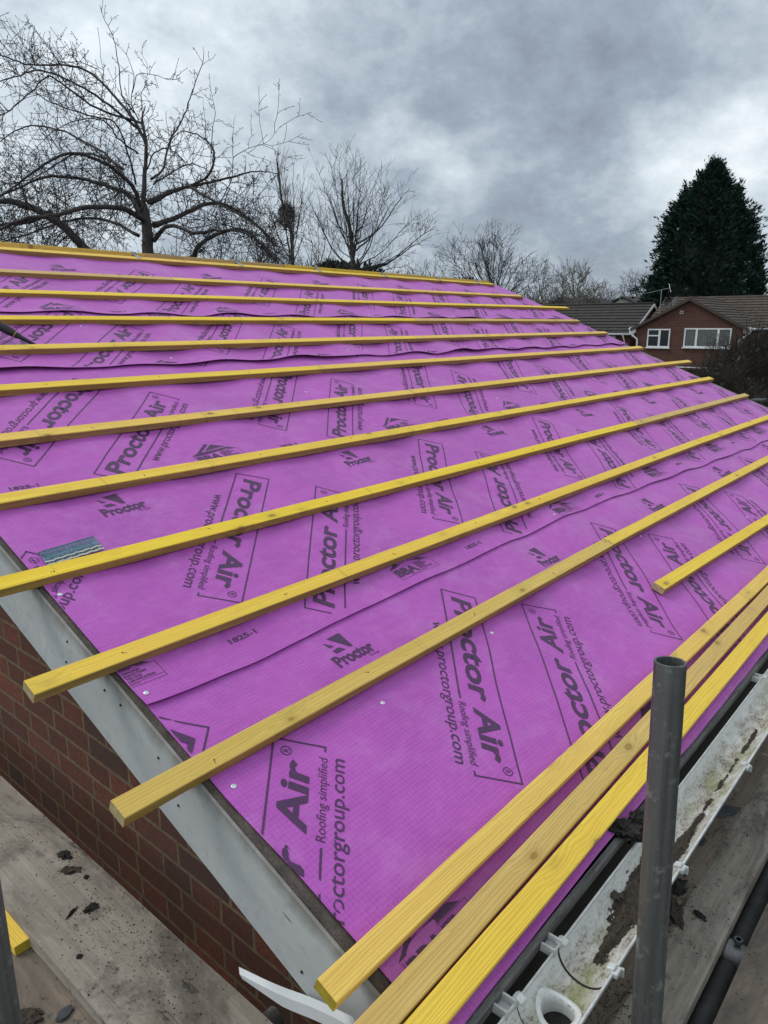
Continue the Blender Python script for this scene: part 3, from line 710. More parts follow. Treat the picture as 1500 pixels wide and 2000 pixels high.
# outer skin and rims
vs = []
K2 = 20
for x in (xs[0], xs[-1]):
    for j in range(K2 + 1):
        y, z = gprof(math.pi * j / K2, GR + .0024); vs.append(Vector((x, y, z)) - GB)
mb.add(vs, [(j, j + K2 + 1, j + K2 + 2, j + 1) for j in range(K2) if not (4 <= j <= 15)])
o = mb.build('channel', M_gut, gt, True); o.data.transform(Matrix.Translation(GB)); o.location = -GB
for sgn in (1, -1):
    mb = MB(); mb.box2(Vector((xs[0], GY + sgn * (GR - .001), GZ - .004)) - GB, Vector((xs[-1], GY + sgn * (GR + .0035), GZ + .002)) - GB); mb.build('rim', M_dirtyw, gt, bevel=.0012)
# outlet: funnel into a downpipe
mb = MB(); n = 28; ringz = [(.0395, -.0018), (.037, .0008), (.0298, .0004), (.0292, -.012), (.0288, -.10)]
vs = []
for r, dz in ringz:
    for k in range(n):
        a = 2 * math.pi * k / n; x = HX + r * math.cos(a); y = HY + r * math.sin(a)
        dy = min(max((y - GY) / GR, -.98), .98); zz = GZ - math.sqrt(1 - dy * dy) * GR + .0022
        vs.append(Vector((x, y, zz + dz if dz > -.05 else GZ - .16)) - GB)
mb.add(vs, [(i * n + k, i * n + (k + 1) % n, (i + 1) * n + (k + 1) % n, (i + 1) * n + k) for i in range(4) for k in range(n)]); mb.build('outlet', M_gut, gt, True)
mb = MB(); mb.tube([Vector((HX, HY, -1.19)) - GB, Vector((HX, HY, -1.40)) - GB, Vector((HX, .50, -1.50)) - GB, Vector((HX, .565, -1.56)) - GB, Vector((HX, .565, GROUND + .1)) - GB], .034, 16, False); mb.build('downpipe', M_white, gt, True)
# sealing joints: dark arcs; union straps and clips
def arc(x, r, wdt, mat, name, t=.0012):
    mb = MB(); K3 = 30; vs = []
    for j in range(K3 + 1):
        ph = math.pi * j / K3; 
        for xx, rr in ((x, r), (x + wdt, r), (x + wdt, r - t), (x, r - t)):
            y, z = gprof(ph, rr); vs.append(Vector((xx, y, z)) - GB)
    mb.add(vs, [(j * 4 + q, (j + 1) * 4 + q, (j + 1) * 4 + (q + 1) % 4, j * 4 + (q + 1) % 4) for j in range(K3) for q in range(4)]); return mb.build(name, mat, gt)
mb = MB(); mb.tube([Vector((HX, HY, -1.196)) - GB, Vector((HX, HY, -1.200)) - GB], [.0328, .0328], 20); mb.build('outlet_shade_disc', M_moss, gt)  # dark disc added to paint the shade inside the outlet
arc(1.052, GR - .0002, .0035, M_moss, 'joint_line', .0016); arc(.905, GR - .0002, .0015, M_moss, 'joint_line', .0006); arc(3.05, GR - .0002, .004, M_moss, 'joint_line', .0016)
def clip(x, side, big=1.0):
    mb = MB(); y = GY + side * GR
    mb.box(Vector((x, y + side * .004, GZ - .002)) - GB, (.022 * big, .014, .012)); mb.box(Vector((x, y - side * .004, GZ + .004)) - GB, (.017 * big, .016, .008), Matrix.Rotation(.25 * side, 3, 'X'))
    mb.box(Vector((x + .018, y + side * .008, GZ - .014)) - GB, (.006, .010, .020)); mb.build('clip', M_dirtyw, gt, bevel=.003)
for x, sd_ in ((1.070, 1), (.912, 1), (1.075, -1), (1.412, -1), (2.47, 1), (1.9, -1), (2.95, 1), (2.95, -1), (3.9, 1), (3.9, -1)): clip(x, sd_)
for x in (1.05, .885, 2.45, 3.9):
    mb = MB(); mb.box(Vector((x, GY + GR + .012, GZ - .006)) - GB, (.028, .028, .004)); mb.box(Vector((x - .014, GY + GR + .012, GZ + .001)) - GB, (.004, .028, .018)); mb.box(Vector((x + .014, GY + GR + .012, GZ + .001)) - GB, (.004, .028, .018)); mb.build('bracket', M_dirtyw, gt)
# silt lying in the channel: thickness field over (x, phi)
def silt_field(x, ph):
    c = math.pi / 2
    t = 0
    for (x0, p0, sx, sp, a) in ((1.17, 1.62, .075, .36, 1.2), (1.26, 1.50, .06, .55, 1.35), (1.345, 1.30, .06, .55, 1.45), (1.41, 1.22, .05, .50, 1.2), (1.50, 1.75, .06, .42, 1.15), (1.56, 1.85, .07, .30, 1.1), (1.66, 1.80, .10, .16, .95), (1.85, 1.75, .12, .14, .8), (2.1, 1.75, .15, .2, .85), (2.5, 1.6, .3, .25, .75), (3.1, 1.6, .5, .3, .85), (4.2, 1.6, .8, .35, .9)):
        t += a * math.exp(-((x - x0) / sx) ** 2 - ((ph - p0) / sp) ** 2)
    t = min(t, 1.5)
    return t - .62 + .50 * nz(x * 22, ph * 2.8, 1) + .30 * nz(x * 60, ph * 7, 4) + .26 * nz(x * 150, ph * 18, 4) + .12 * nz(x * 330, ph * 40, 4)
mb = MB(); nx, npz = 520, 70; gv = {}; vs = []; fs = []
X = [1.06 + .0022 * i for i in range(nx)]
val = [[silt_field(x, .35 + 2.4 * j / npz) for j in range(npz + 1)] for x in X]
def gi(i, j):
    if (i, j) not in gv:
        ph = .35 + 2.4 * j / npz; v = max(0, val[i][j]); r = GR - .0006 - min(.011, .014 * v) - (.0012 * nz(X[i] * 400, ph * 40, 3) if v > .05 else 0)
        y, z = gprof(ph, r); gv[(i, j)] = len(vs); vs.append(Vector((X[i], y, z)) - GB)
    return gv[(i, j)]
for i in range(nx - 1):
    for j in range(npz):
        if val[i][j] > 0 and val[i + 1][j] > 0 and val[i][j + 1] > 0 and val[i + 1][j + 1] > 0: fs.append((gi(i, j), gi(i, j + 1), gi(i + 1, j + 1), gi(i + 1, j)))
mb.add(vs, fs); o = mb.build('silt_deposit', M_soil, None, False, loc=GB); tag(o, 'dark brown silt and grit lying along the bottom of the white gutter', 'silt', kind='stuff')

def lump(name, c, size, mat, label, cat, seed, sub=3, group=None, rough=.45, rot=0, flat=None):
    bm = bmesh.new(); bmesh.ops.create_icosphere(bm, subdivisions=sub, radius=1)
    for v in bm.verts:
        d = v.co.normalized(); k = 1 + rough * nz(d.x * 1.7 + seed, d.y * 1.7, d.z * 1.7) + rough * .8 * nz(d.x * 4 + seed, d.y * 4, d.z * 4) + rough * .4 * nz(d.x * 9 + seed, d.y * 9, d.z * 9)
        v.co = Vector((d.x * size[0], d.y * size[1], d.z * size[2])) * k
        if v.co.z < -.3 * size[2]: v.co.z = -.3 * size[2]
    me = bpy.data.meshes.new(name); bm.to_mesh(me); bm.free(); me.materials.append(mat)
    o = bpy.data.objects.new(name, me); COL.objects.link(o); o.location = Vector(c) + Vector((0, 0, .3 * size[2])); o.rotation_euler = (0, 0, rot)
    if flat is not None: o.rotation_euler = (flat, 0, rot)
    return tag(o, label, cat, group)
def onz(px, py, z): d = ray(px, py); return d * (z / d.z)
lump('moss_clump', onz(1222, 1628, -1.098), (.026, .030, .015), M_moss, 'black ragged clump of moss hanging from the eaves over the gutter behind the pole', 'moss', 3.1, 4, rough=.9)
lump('moss_clump', onz(1243, 1600, -1.093), (.022, .012, .012), M_moss, 'small black moss lump on the eaves strip beside the big clump', 'moss', 5.1, 4, rough=.9)
lump('dead_leaf', onz(1196, 1745, -1.150), (.012, .020, .004), M_soil, 'curled brown dead leaf at the edge of the silt in the gutter', 'leaf', 9.3, 3, rough=.7)

# broken white trim strip near the lower corner
def onx(px, py, x): d = ray(px, py); return d * (x / d.x)
A = onx(468, 1903, .745); M1 = onx(545, 1942, .72); M2 = onx(620, 1972, .69); B = onx(700, 2012, .655)
P = loft([A, M1, M2, B], 6); mb = MB(); vs = []
for i, p in enumerate(P):
    t = i / (len(P) - 1); w_ = .007 + .012 * min(1, t * 3); vs += [p, p + Vector((.002, -.006, -w_ * 1.4)), p + Vector((.006, -.002, -w_ * 1.4)), p + Vector((.010, .012 + w_ * .5, .001))]
mb.add(vs, [(i * 4 + q, (i + 1) * 4 + q, (i + 1) * 4 + (q + 1) % 4, i * 4 + (q + 1) % 4) for i in range(len(P) - 1) for q in range(4)] + [(0, 1, 2, 3), tuple(len(P) * 4 - 1 - q for q in range(4))])
tag(mb.build('plastic_trim_strip', M_white, None), 'snapped white plastic trim strip hanging below the grey verge board', 'trim strip')

# ------------------------------------------------------------------ scaffold
DZ = -1.41
def board(name, L, wd, th, loc, rz, label, mat, group, seed, bands=(1, 1)):
    mb = MB(); n = max(4, int(L / .1)); m_ = 8; vs = []
    def P(i, j, z): 
        x = L * i / n; y = -wd / 2 + wd * j / m_; 
        e = (.0022 * nz(x * 6, seed, y * 30) if j in (0, m_) else 0)
        return (x, y + e, z + .0016 * nz(x * 2.1, y * 8, seed) - (.002 if j in (0, m_) and z > -th / 2 else 0))
    W_ = m_ + 1
    for z in (0, -th):
        for i in range(n + 1):
            for j in range(W_): vs.append(P(i, j, z))
    N_ = (n + 1) * W_; fs = []
    for i in range(n):
        for j in range(m_):
            a = i * W_ + j; fs.append((a, a + W_, a + W_ + 1, a + 1)); fs.append((a + N_, a + 1 + N_, a + W_ + 1 + N_, a + W_ + N_))
        a = i * W_; fs.append((a, a + N_, a + W_ + N_, a + W_)); a = i * W_ + m_; fs.append((a, a + W_, a + W_ + N_, a + N_))
    for j in range(m_): fs.append((j, j + 1, j + 1 + N_, j + N_)); a = n * W_ + j; fs.append((a, a + N_, a + 1 + N_, a + 1))
    mb.add(vs, fs); o = mb.build(name, mat, None, True, angle=50); o.location = loc; o.rotation_euler = (0, 0, rz)
    tag(o, label, 'scaffold board', group)
    for k, x in enumerate((.012, L - .012)):
        b = MB(); b.box((x, 0, -th / 2), (.024, wd + .004, th + .003)); b.build('end_band', M_hoop, o, bevel=.001)
    return o
SG = 'scaffold boards of the deck'
R90 = rad(90)
board('scaffold_board', 3.9, .226, .038, (.653, -.3, DZ), R90, 'grey scaffold board smeared with dark dirt, running along the brick gable wall', M_board, SG, 1)
board('scaffold_board', 3.9, .226, .038, (.4315, -.5, DZ - .042), R90, 'lower scaffold board holding the yellow offcut at the left edge', M_board2, SG, 2)
board('scaffold_board', 3.9, .226, .038, (.175, -.4, DZ - .045), R90, 'outermost scaffold board left of the offcut, mostly behind the left pole', M_board, SG, 3)
board('scaffold_board', 3.9, .226, .038, (.98, .432, DZ - .002), 0, 'inner scaffold board under the white gutter, near length, strewn with dirt', M_board2, SG, 11)
board('scaffold_board', 3.9, .112, .038, (.98, .371, DZ - .001), 0, 'narrow strip of scaffold board beside the gutter with dark slate bits', M_board, SG, 4)
board('scaffold_board', 3.9, .226, .038, (4.9, .432, DZ - .002), 0, 'inner scaffold board under the gutter, far length', M_board, SG, 12)
board('scaffold_board', 3.9, .20, .038, (4.9, .209, DZ - .01), 0, 'outer scaffold board beyond the near ones, far length', M_board2, SG, 14)
board('scaffold_board', 4.3, .226, .038, (.96, .154, DZ - .004), 0, 'outer scaffold board at the bottom right corner, pale and clean', M_board2, SG, 15)
def fix_inner():
    pass
def tube(name, A, B, label, r=.02415, ends=True, group='galvanised scaffold tubes'):
    A, B = Vector(A), Vector(B); L = (B - A).length; mb = MB(); k = 28; n = 12; vs = []
    prof = [(0, r), *[(L * i / n, r) for i in range(1, n)], (L, r), (L + .0004, r - .0004), (L, r - .0034), (L - .12, r - .0034)]
    for z, rr in prof:
        for j in range(k):
            a = 2 * math.pi * j / k; q = rr + (.0005 * nz(math.cos(a) * 3, math.sin(a) * 3, L) if z > L - .002 else 0); vs.append((q * math.cos(a), q * math.sin(a), z))
    m_ = len(prof); fs = [(i * k + j, i * k + (j + 1) % k, (i + 1) * k + (j + 1) % k, (i + 1) * k + j) for i in range(m_ - 1) for j in range(k)]
    fs.append(tuple(range((m_ - 1) * k, m_ * k))); fs.append(tuple(range(k))[::-1])
    mb.add(vs, fs); o = mb.build(name, M_tube, None, True, angle=40)
    o.matrix_world = Matrix.Translation(A) @ (B - A).to_track_quat('Z', 'Y').to_matrix().to_4x4()
    return tag(o, label, 'scaffold tube', group)
T1 = Vector((1.073, .337, -.503)); T0 = Vector((1.028, .300, -1.135)); dT = (T0 - T1)
# slightly out of plumb standard in front of the gutter, foot on the lower lift
tube('scaffold_pole', T1 + dT * 2.2, T1, 'upright dull grey scaffold pole with an open top, in front of the gutter')
Pl = at(-16, 1900, .90)
tube('scaffold_pole', (Pl.x, Pl.y, GROUND + .02), (Pl.x, Pl.y, .45), 'upright grey scaffold pole at the bottom left corner')
st = onz(515, 1985, -1.475)
def horiz(A, B, label): return tube('scaffold_tube', A, B, label)
horiz((-.3, st.y - .02, -1.478), (st.x + .02, st.y - .02, -1.478), 'stub of horizontal scaffold tube ending against the brick wall under the boards')
horiz((-.3, 2.6, -1.478), (.83, 2.6, -1.478), 'second horizontal scaffold tube farther along the gable, under the boards')
horiz((1.64, -.30, -1.474), (1.64, .52, -1.474), 'horizontal scaffold tube crossing the gap between the right hand boards')
horiz((3.6, -.30, -1.474), (3.6, .52, -1.474), 'far cross tube under the right hand boards')
M_tube = M_tubed
horiz((1.02, .300, -1.487), (7.6, .300, -1.487), 'long scaffold ledger in the gap between the right hand boards')
M_tube = M_tubel
# coupler on the cross tube
cpl = empty('scaffold_coupler', (1.64, .29, -1.470), 'grey scaffold coupler gripping the cross tube in the gap between boards', 'coupler')
mb = MB(); mb.tube([(0, -.022, 0), (0, .022, 0)], .031, 16); mb.build('clamp_body', M_hoop, cpl, True, angle=40)
mb = MB(); mb.tube([(.0, .0, .026), (.0, .0, .050)], .006, 8); mb.tube([(0, 0, .04), (0, 0, .05)], .011, 6); mb.build('bolt', M_tube, cpl)
# lower lift of boards, in the dark below
for k, yy in enumerate((-.0, .24)):
    board('scaffold_board', 6.5, .226, .038, (.9, yy, -3.5), 0, 'scaffold board of the lower lift seen down the gap, %s one' % ('outer', 'inner')[k], M_board, 'lower lift boards', 20 + k)
for k, xx in enumerate((.30, .54, .77)):
    board('scaffold_board', 4.5, .226, .038, (xx, -.4, -3.5), R90, 'scaffold board of the lower lift beside the gable, %s' % ('outermost', 'middle one', 'innermost')[k], M_board, 'lower lift boards', 24 + k)
# yellow offcut lying on the left boards
OZ = DZ - .042
c = onz(36, 1836, OZ + .027)
o = bpy.data.objects.new('batten_offcut', batten_mesh(.62, 'offcut', seed=77, mats=[M_bat, M_bat, M_endy])); COL.objects.link(o)
o.matrix_world = Matrix.Translation(Vector((.527, 1.585, OZ + .001))) @ Matrix.Rotation(rad(91), 4, 'Z'); tag(o, 'dirty yellow batten offcut lying on the scaffold board at the left edge', 'batten offcut')
# debris on the boards
def shard(px, py, z, L, wd, t, rz, label, mat=None, seed=0):
    mb = MB(); c = onz(px, py, z); n = 7; ring = []
    for i in range(n):
        a = 2 * math.pi * i / n; k = .75 + .4 * random.random(); ring.append((L * k * math.cos(a), wd * k * math.sin(a)))
    mb.add([(x, y, t * .2 * random.random()) for x, y in ring] + [(x * .93, y * .93, t) for x, y in ring], [tuple(range(n))[::-1], tuple(range(n, 2 * n))] + [(i, (i + 1) % n, (i + 1) % n + n, i + n) for i in range(n)])
    o = mb.build('slate_shard', mat or M_slate, None, loc=c + Vector((0, 0, .001))); o.rotation_euler = (.04, .03, rz); return tag(o, label, 'slate shard', 'broken slate bits on the boards')
shard(127, 1981, DZ - .042, .022, .013, .006, .4, 'blue grey shard of slate near the bottom edge left of the board joint')
shard(1412, 1590, DZ, .060, .020, .010, -.55, 'long dark slate shard beside the gutter on the right hand boards')
shard(1370, 1640, DZ, .03, .012, .005, .3, 'thin dark splinter below the long slate shard')
D = 'dirt crumbs'
for i, (px, py, sx, sy, sz, lab, mt) in enumerate([
        (1325, 1735, .030, .016, .008, 'dark crumb pile right of the pole, upper of two on the brown board', M_moss), (1318, 1780, .040, .018, .008, 'larger dark wet clod right of the pole, lower of two on the brown board', M_soil),
        (1368, 1789, .014, .008, .004, 'small oval dark clod beside the wet one', M_moss),
        (126, 1672, .020, .011, .008, 'black lump of dirt on the left board nearest the wall', M_moss), (138, 1700, .024, .013, .005, 'crumbly grey mortar pile on the left board', M_soil),
        (178, 1774, .016, .009, .006, 'dark green grey clod in the middle of the left board', M_moss), (140, 1783, .018, .004, .004, 'thin dark twig-like sliver on the left board', M_moss),
        (168, 1714, .006, .005, .004, 'tiny dark crumb at the right of the mortar pile', M_moss), (155, 1869, .006, .006, .003, 'round black dot of tar on the left board', M_moss), (55, 1990, .026, .018, .008, 'dark dirt heap at the bottom edge beside the left pole', M_soil)]):
    z = DZ if not (px == 55) else DZ - .042
    lump('dirt_clod', onz(px, py, z + .001), (sx, sy, sz), mt, lab, 'dirt clod', i * 3.3 + 1, 3, D, .8, .6 * i)
# loose grit scattered over the boards: nobody could count it
def grit(name, spots, label, n):
    mb = MB()
    for k in range(n):
        px, py, sp, z = random.choice(spots); p = onz(px, py, z); p = p + Vector((random.gauss(0, sp), random.gauss(0, sp), 0)); r = abs(random.gauss(0, .0010)) + .0004
        if z == DZ and px < 700 and not (.545 < p.x < .763): continue
        if px > 700 and not (.318 < p.y < .54): continue
        vs = [Vector((random.uniform(-1, 1), random.uniform(-1, 1), random.uniform(0, .8))).normalized() * r for _ in range(4)]; vs = [p + Vector((v.x, v.y, abs(v.z) * .8)) for v in vs] ; base = [p + Vector((r * math.cos(a), r * math.sin(a), 0)) for a in (0, 2.1, 4.2)]
        mb.add(base + [p + Vector((0, 0, r * 1.1))], [(0, 1, 3), (1, 2, 3), (2, 0, 3)])
    o = mb.build(name, M_moss, None); tag(o, label, 'grit', kind='stuff')
grit('grit', [(130, 1690, .03, DZ), (180, 1790, .05, DZ), (250, 1850, .06, DZ), (300, 1880, .05, DZ), (170, 1850, .06, DZ), (60, 1620, .05, DZ), (330, 1940, .04, DZ)], 'dark grit scattered on the grey board beside the gable wall', 1100)
grit('grit', [(1380, 1620, .06, DZ), (1330, 1740, .05, DZ), (1430, 1560, .06, DZ), (1450, 1500, .07, DZ), (1310, 1800, .05, DZ), (1220, 1930, .04, DZ), (1190, 1990, .04, DZ)], 'dark grit and moss crumbs scattered on the boards beyond the gutter', 2200)

# ------------------------------------------------------------------ ground and distance
def mat_ground():
    m, t = new_mat('winter_lawn'); o = t.objco(); n = t.noise(o, .25, 6, .6); n2 = t.noise(o, 5, 5, .7)
    c = t.mix(t.ramp(n, [(.35, 0.), (.65, 1.)]), (.045, .055, .02), (.075, .062, .04)); c = t.mix(t.ramp(n2, [(.4, 0.), (.7, .6)]), c, (.03, .035, .015))
    setp(t, Base_Color=c, Roughness=.95); bump(t, n2, .8, .05); return m
mb = MB(); mb.add([(-900, -900, GROUND), (1400, -900, GROUND), (1400, 1400, GROUND), (-900, 1400, GROUND)], [(0, 1, 2, 3)])
tag(mb.build('ground', mat_ground(), None), 'winter lawn and earth around the houses', kind='structure')
M_pave = simple('concrete_path', (.10, .095, .085), (.17, .16, .145), 3, .9, .4, .01)
mb = MB(); mb.box2((-3, -3, GROUND + .004), (9.5, .56, GROUND + .06)); tag(mb.build('path', M_pave, None), 'concrete path beside the house', kind='structure')

M_bark = simple('cherry_bark', (.022, .018, .016), (.065, .055, .048), 14, .85, .6, .01)
M_twig = simple('dark_twigs', (.013, .010, .009), (.038, .031, .026), 6, .8, 0)
M_twig2 = simple('brown_twigs', (.034, .026, .020), (.075, .060, .045), 5, .85, 0)
M_twig3 = simple('far_brown_twigs', (.060, .050, .043), (.105, .088, .070), 2, .9, 0)
M_olive = simple('olive_twigs', (.075, .066, .045), (.14, .12, .075), 2, .9, 0)

def wander(p, d, L, n, bend, up, rnd):
    pts = [p.copy()]; d = d.normalized()
    for i in range(n):
        d = (d + Vector((rnd.gauss(0, bend), rnd.gauss(0, bend), rnd.gauss(0, bend))) + Vector((0, 0, up))).normalized()
        p = p + d * (L / n); pts.append(p.copy())
    return pts
def bud(mb, p, d, s):
    a = d.orthogonal().normalized(); b = d.cross(a)
    mb.add([p - d * s * .3, p + a * s * .35 + d * s * .5, p + (b * .3 - a * .17) * s + d * s * .5, p + (-b * .3 - a * .17) * s + d * s * .5, p + d * s * 1.5], [(0, 1, 2), (0, 2, 3), (0, 3, 1), (4, 2, 1), (4, 3, 2), (4, 1, 3)])
def sprout(mb, pts, r0, level, rnd, dens, Ls, spread, up, minr=.0028, buds=0.0, bend=.16):
    """side shoots along a limb, recursing"""
    tot = sum((pts[i + 1] - pts[i]).length for i in range(len(pts) - 1)); n = int(tot * dens[0] + rnd.random())
    for _ in range(n):
        t = rnd.random() ** .8 * (len(pts) - 1); i = min(int(t), len(pts) - 2); p = pts[i].lerp(pts[i + 1], t - i); d = (pts[i + 1] - pts[i]).normalized()
        a = d.orthogonal().normalized(); a = Matrix.Rotation(rnd.uniform(0, 6.283), 3, d) @ a
        dd = (d * (1 - spread) + a * spread + Vector((0, 0, up * 2))).normalized(); L = Ls[0] * rnd.uniform(.45, 1.25) * (1.15 - .5 * t / (len(pts) - 1)); r = max(minr, r0 * (1 - .6 * t / (len(pts) - 1)) * .42)
        q = wander(p, dd, L, 5 if level > 0 else 4, bend, up, rnd); rs = [r * (1 - .7 * k / (len(q) - 1)) for k in range(len(q))]; rs = [max(x, minr * .7) for x in rs]
        mb.tube(q, rs, 5 if r > .012 else 3, False)
        if buds:
            for k in range(1, len(q)):
                if rnd.random() < buds:
                    pp = q[k]; dv = (q[k] - q[k - 1]).normalized(); sd2 = Matrix.Rotation(rnd.uniform(0, 6.28), 3, dv) @ dv.orthogonal().normalized(); s_ = rnd.uniform(.016, .026)
                    if k < len(q) - 1: mb.tube([pp, pp + sd2 * .022 + dv * .01], [.003, .003], 3, False); bud(mb, pp + sd2 * .024 + dv * .01, (sd2 * .6 + dv).normalized(), s_)
                    else: bud(mb, pp, dv, s_ * 1.1)
        if level > 0 and len(dens) > 1: sprout(mb, q, r, level - 1, rnd, dens[1:], Ls[1:], spread, up, minr, buds, bend)

# --- the big cherry, limbs laid out from the photograph with depths of their own
rnd = random.Random(11)
D0 = 13.0
ct = empty('cherry_tree', (at(285, 500, D0).x, at(285, 500, D0).y, GROUND), 'large bare spreading cherry tree with arching budded branches beyond the left of the ridge', 'tree', 'bare trees beyond the ridge')
CB = Vector(ct.location)
limbs = [  # (pixel x, y, depth offset), start radius cm, end radius cm, side-shoot density
    ([(285, 640, 0), (289, 500, 0), (286, 440, 0), (278, 400, 0)], 14, 9.5, 1),
    ([(278, 410, 0), (283, 340, .1), (286, 280, .1), (277, 238, .1), (284, 206, .1)], 8.4, 1.6, 2),
    ([(285, 280, .1), (262, 235, .3), (225, 190, .5), (180, 145, .7), (130, 127, .8), (60, 127, .8), (0, 108, .7), (-80, 92, .5)], 5, 1.6, 3),
    ([(268, 250, .2), (200, 195, -.3), (140, 160, -.6), (80, 138, -.9), (30, 150, -1.1), (-40, 170, -1.3)], 4, 1.2, 3),
    ([(275, 240, 0), (190, 212, -.5), (130, 170, -.8), (95, 150, -1), (60, 180, -1.2), (20, 215, -1.2), (-20, 235, -1.2)], 3.5, 1.2, 3),
    ([(262, 220, .3), (238, 185, .2), (232, 130, .1), (222, 75, 0), (202, 35, 0), (199, 18, 0)], 2.4, .5, 1.5),
    ([(272, 235, .1), (256, 200, 0), (262, 150, -.1), (245, 105, -.2), (228, 88, -.2)], 1.8, .4, 2),
    ([(288, 300, .1), (276, 195, .2), (282, 170, .2), (288, 130, .3), (272, 97, .3)], 1.6, .4, 2),
    ([(258, 182, .1), (270, 145, .0), (310, 150, -.1), (340, 156, -.2), (348, 146, -.2)], 1.4, .4, 2),
    ([(295, 350, 0), (318, 330, .2), (332, 275, .3), (360, 225, .3), (378, 170, .4), (396, 120, .4), (397, 90, .4)], 4, .5, 1.6),
    ([(330, 280, .3), (300, 262, .5), (290, 238, .6), (310, 225, .6)], 1.4, .5, 2),
    ([(330, 275, .3), (345, 263, 0), (362, 256, -.2), (400, 272, -.2), (415, 290, -.2), (418, 315, -.1), (405, 345, 0), (375, 362, .1), (330, 378, .2), (295, 398, .1)][::-1], 5.5, .8, 2),
    ([(412, 300, -.1), (415, 250, -.1), (420, 215, -.1), (408, 165, 0)], 1.6, .4, 2), ([(402, 272, -.1), (400, 230, 0), (395, 190, .1)], 1.0, .3, 2),
    ([(290, 395, 0), (340, 372, .5), (400, 358, .9), (455, 345, 1.0), (500, 335, 1), (545, 338, 1)], 5, .7, 2),
    ([(430, 395, .5), (452, 350, .5), (455, 300, .5), (454, 265, .5), (460, 225, .5)], 1.8, .4, 1.6), ([(455, 308, .5), (480, 292, .4), (520, 278, .4), (548, 247, .4)], 1.3, .4, 2.2),
    ([(372, 300, .2), (420, 307, .3), (455, 308, .5)], .9, .6, 1),
    ([(300, 440, 0), (345, 425, .3), (400, 400, .6), (440, 400, .8), (490, 430, 1), (530, 470, 1.1), (545, 530, 1.2)], 6, 1.2, 2.4),
    ([(365, 360, .2), (395, 380, -.3), (440, 405, -.6), (500, 440, -.9), (545, 485, -1)], 3.6, 1, 2.4),
    ([(300, 470, 0), (330, 440, -.3), (380, 455, -.8), (430, 450, -1), (490, 460, -1.3), (560, 520, -1.3)], 5, 1, 2.4),
    ([(300, 500, 0), (370, 505, -.5), (390, 478, -.8), (430, 455, -1), (480, 450, -1.1), (530, 500, -1.2)], 6, 2, 2),
    ([(278, 420, 0), (262, 370, -.3), (235, 340, -.5), (190, 312, -.8), (130, 300, -1), (60, 340, -1.2), (0, 385, -1.3), (-60, 430, -1.3)], 7, 1.6, 3),
    ([(240, 330, -.5), (200, 305, -.2), (150, 300, .1), (110, 320, .3), (60, 350, .5), (-20, 365, .6)], 4, 1.2, 3),
    ([(276, 420, 0), (250, 380, .4), (200, 360, .8), (150, 348, 1), (90, 345, 1.1), (30, 370, 1.2), (-50, 400, 1.3)], 6, 1.6, 3),
    ([(270, 380, 0), (215, 310, .5), (160, 275, .8), (110, 252, 1), (50, 248, 1.2), (0, 275, 1.3), (-60, 320, 1.3)], 4.5, 1.2, 3),
    ([(265, 360, 0), (250, 300, -.5), (225, 240, -.9), (170, 225, -1.2), (100, 200, -1.3), (50, 165, -1.4), (30, 130, -1.4)], 3, .8, 2.6),
    ([(282, 430, 0), (240, 408, -.8), (170, 405, -1.3), (110, 420, -1.7), (40, 430, -2), (-40, 470, -2)], 6, 2, 3),
    ([(160, 480, -1), (120, 440, -1.1), (80, 415, -1.2), (40, 398, -1.3), (0, 392, -1.4), (-60, 400, -1.4)], 8, 4, 2.6),
    ([(100, 415, -1.2), (60, 432, -1), (20, 438, -.9), (-30, 440, -.8)], 5, 2.5, 2.6),
    ([(180, 500, -1), (158, 478, -1), (145, 460, -1)], 8, 7, 1), ([(270, 460, 0), (210, 430, .9), (140, 430, 1.4), (60, 455, 1.8), (-20, 480, 2)], 4, 1.4, 3),
    ([(300, 360, .1), (330, 340, .8), (370, 320, 1.2), (400, 330, 1.4), (450, 370, 1.6), (500, 400, 1.8)], 3, .8, 2.6),
    ([(288, 330, .1), (300, 300, -.5), (325, 290, -.8), (345, 300, -1), (370, 330, -1.1), (380, 350, -1.1)], 2.4, .8, 2.4),
    ([(270, 300, 0), (230, 270, -.8), (200, 235, -1), (150, 235, -1.2), (100, 260, -1.3), (60, 300, -1.3)], 2.6, .7, 2.8),
    ([(152, 250, .2), (160, 200, .2), (168, 160, .2), (150, 100, .2), (148, 85, .2)], 1.4, .4, 2), ([(130, 127, .8), (168, 130, .6), (165, 115, .5), (148, 98, .4), (120, 105, .3), (115, 98, .3)], 1.2, .4, 2),
    ([(190, 135, .6), (150, 120, .6), (100, 125, .5), (60, 100, .4), (35, 82, .4)], 1.4, .6, 2.4)]
tr = MB(); cr = MB()
for li, (P, r0, r1, dn) in enumerate(limbs):
    pts = loft([at(x, y, D0 + z * 1.15) - CB for x, y, z in P], 5); n = len(pts)
    for k in range(1, n): pts[k] = pts[k] + Vector((rnd.gauss(0, .006), rnd.gauss(0, .006), rnd.gauss(0, .006)))
    low = P[len(P) // 2][1] > 330
    rs = [(r0 + (r1 - r0) * (k / (n - 1)) ** .8) / 100 * (.85 if r0 > 9 else (.88 if low else .62)) for k in range(n)]
    (tr if r0 > 3.4 else cr).tube(pts, rs, 8 if r0 > 3.4 else 5)
    low = P[len(P) // 2][1] > 330
    sprout(cr, pts[1:], max(.010, r0 / 100 * .4), 1, rnd, (dn * (7.0 if low else 2.8), 5.8 if low else (3.6 if dn > 2 else 1.8)), (.95 if dn > 2 else .34, .40 if dn > 2 else .14), .72, .05 if not low else .01, .0058, .5, .15)
tr.tube([(0, 0, 0), (.02, .02, 2.), at(285, 640, D0) - CB], [.26, .18, .125], 10)
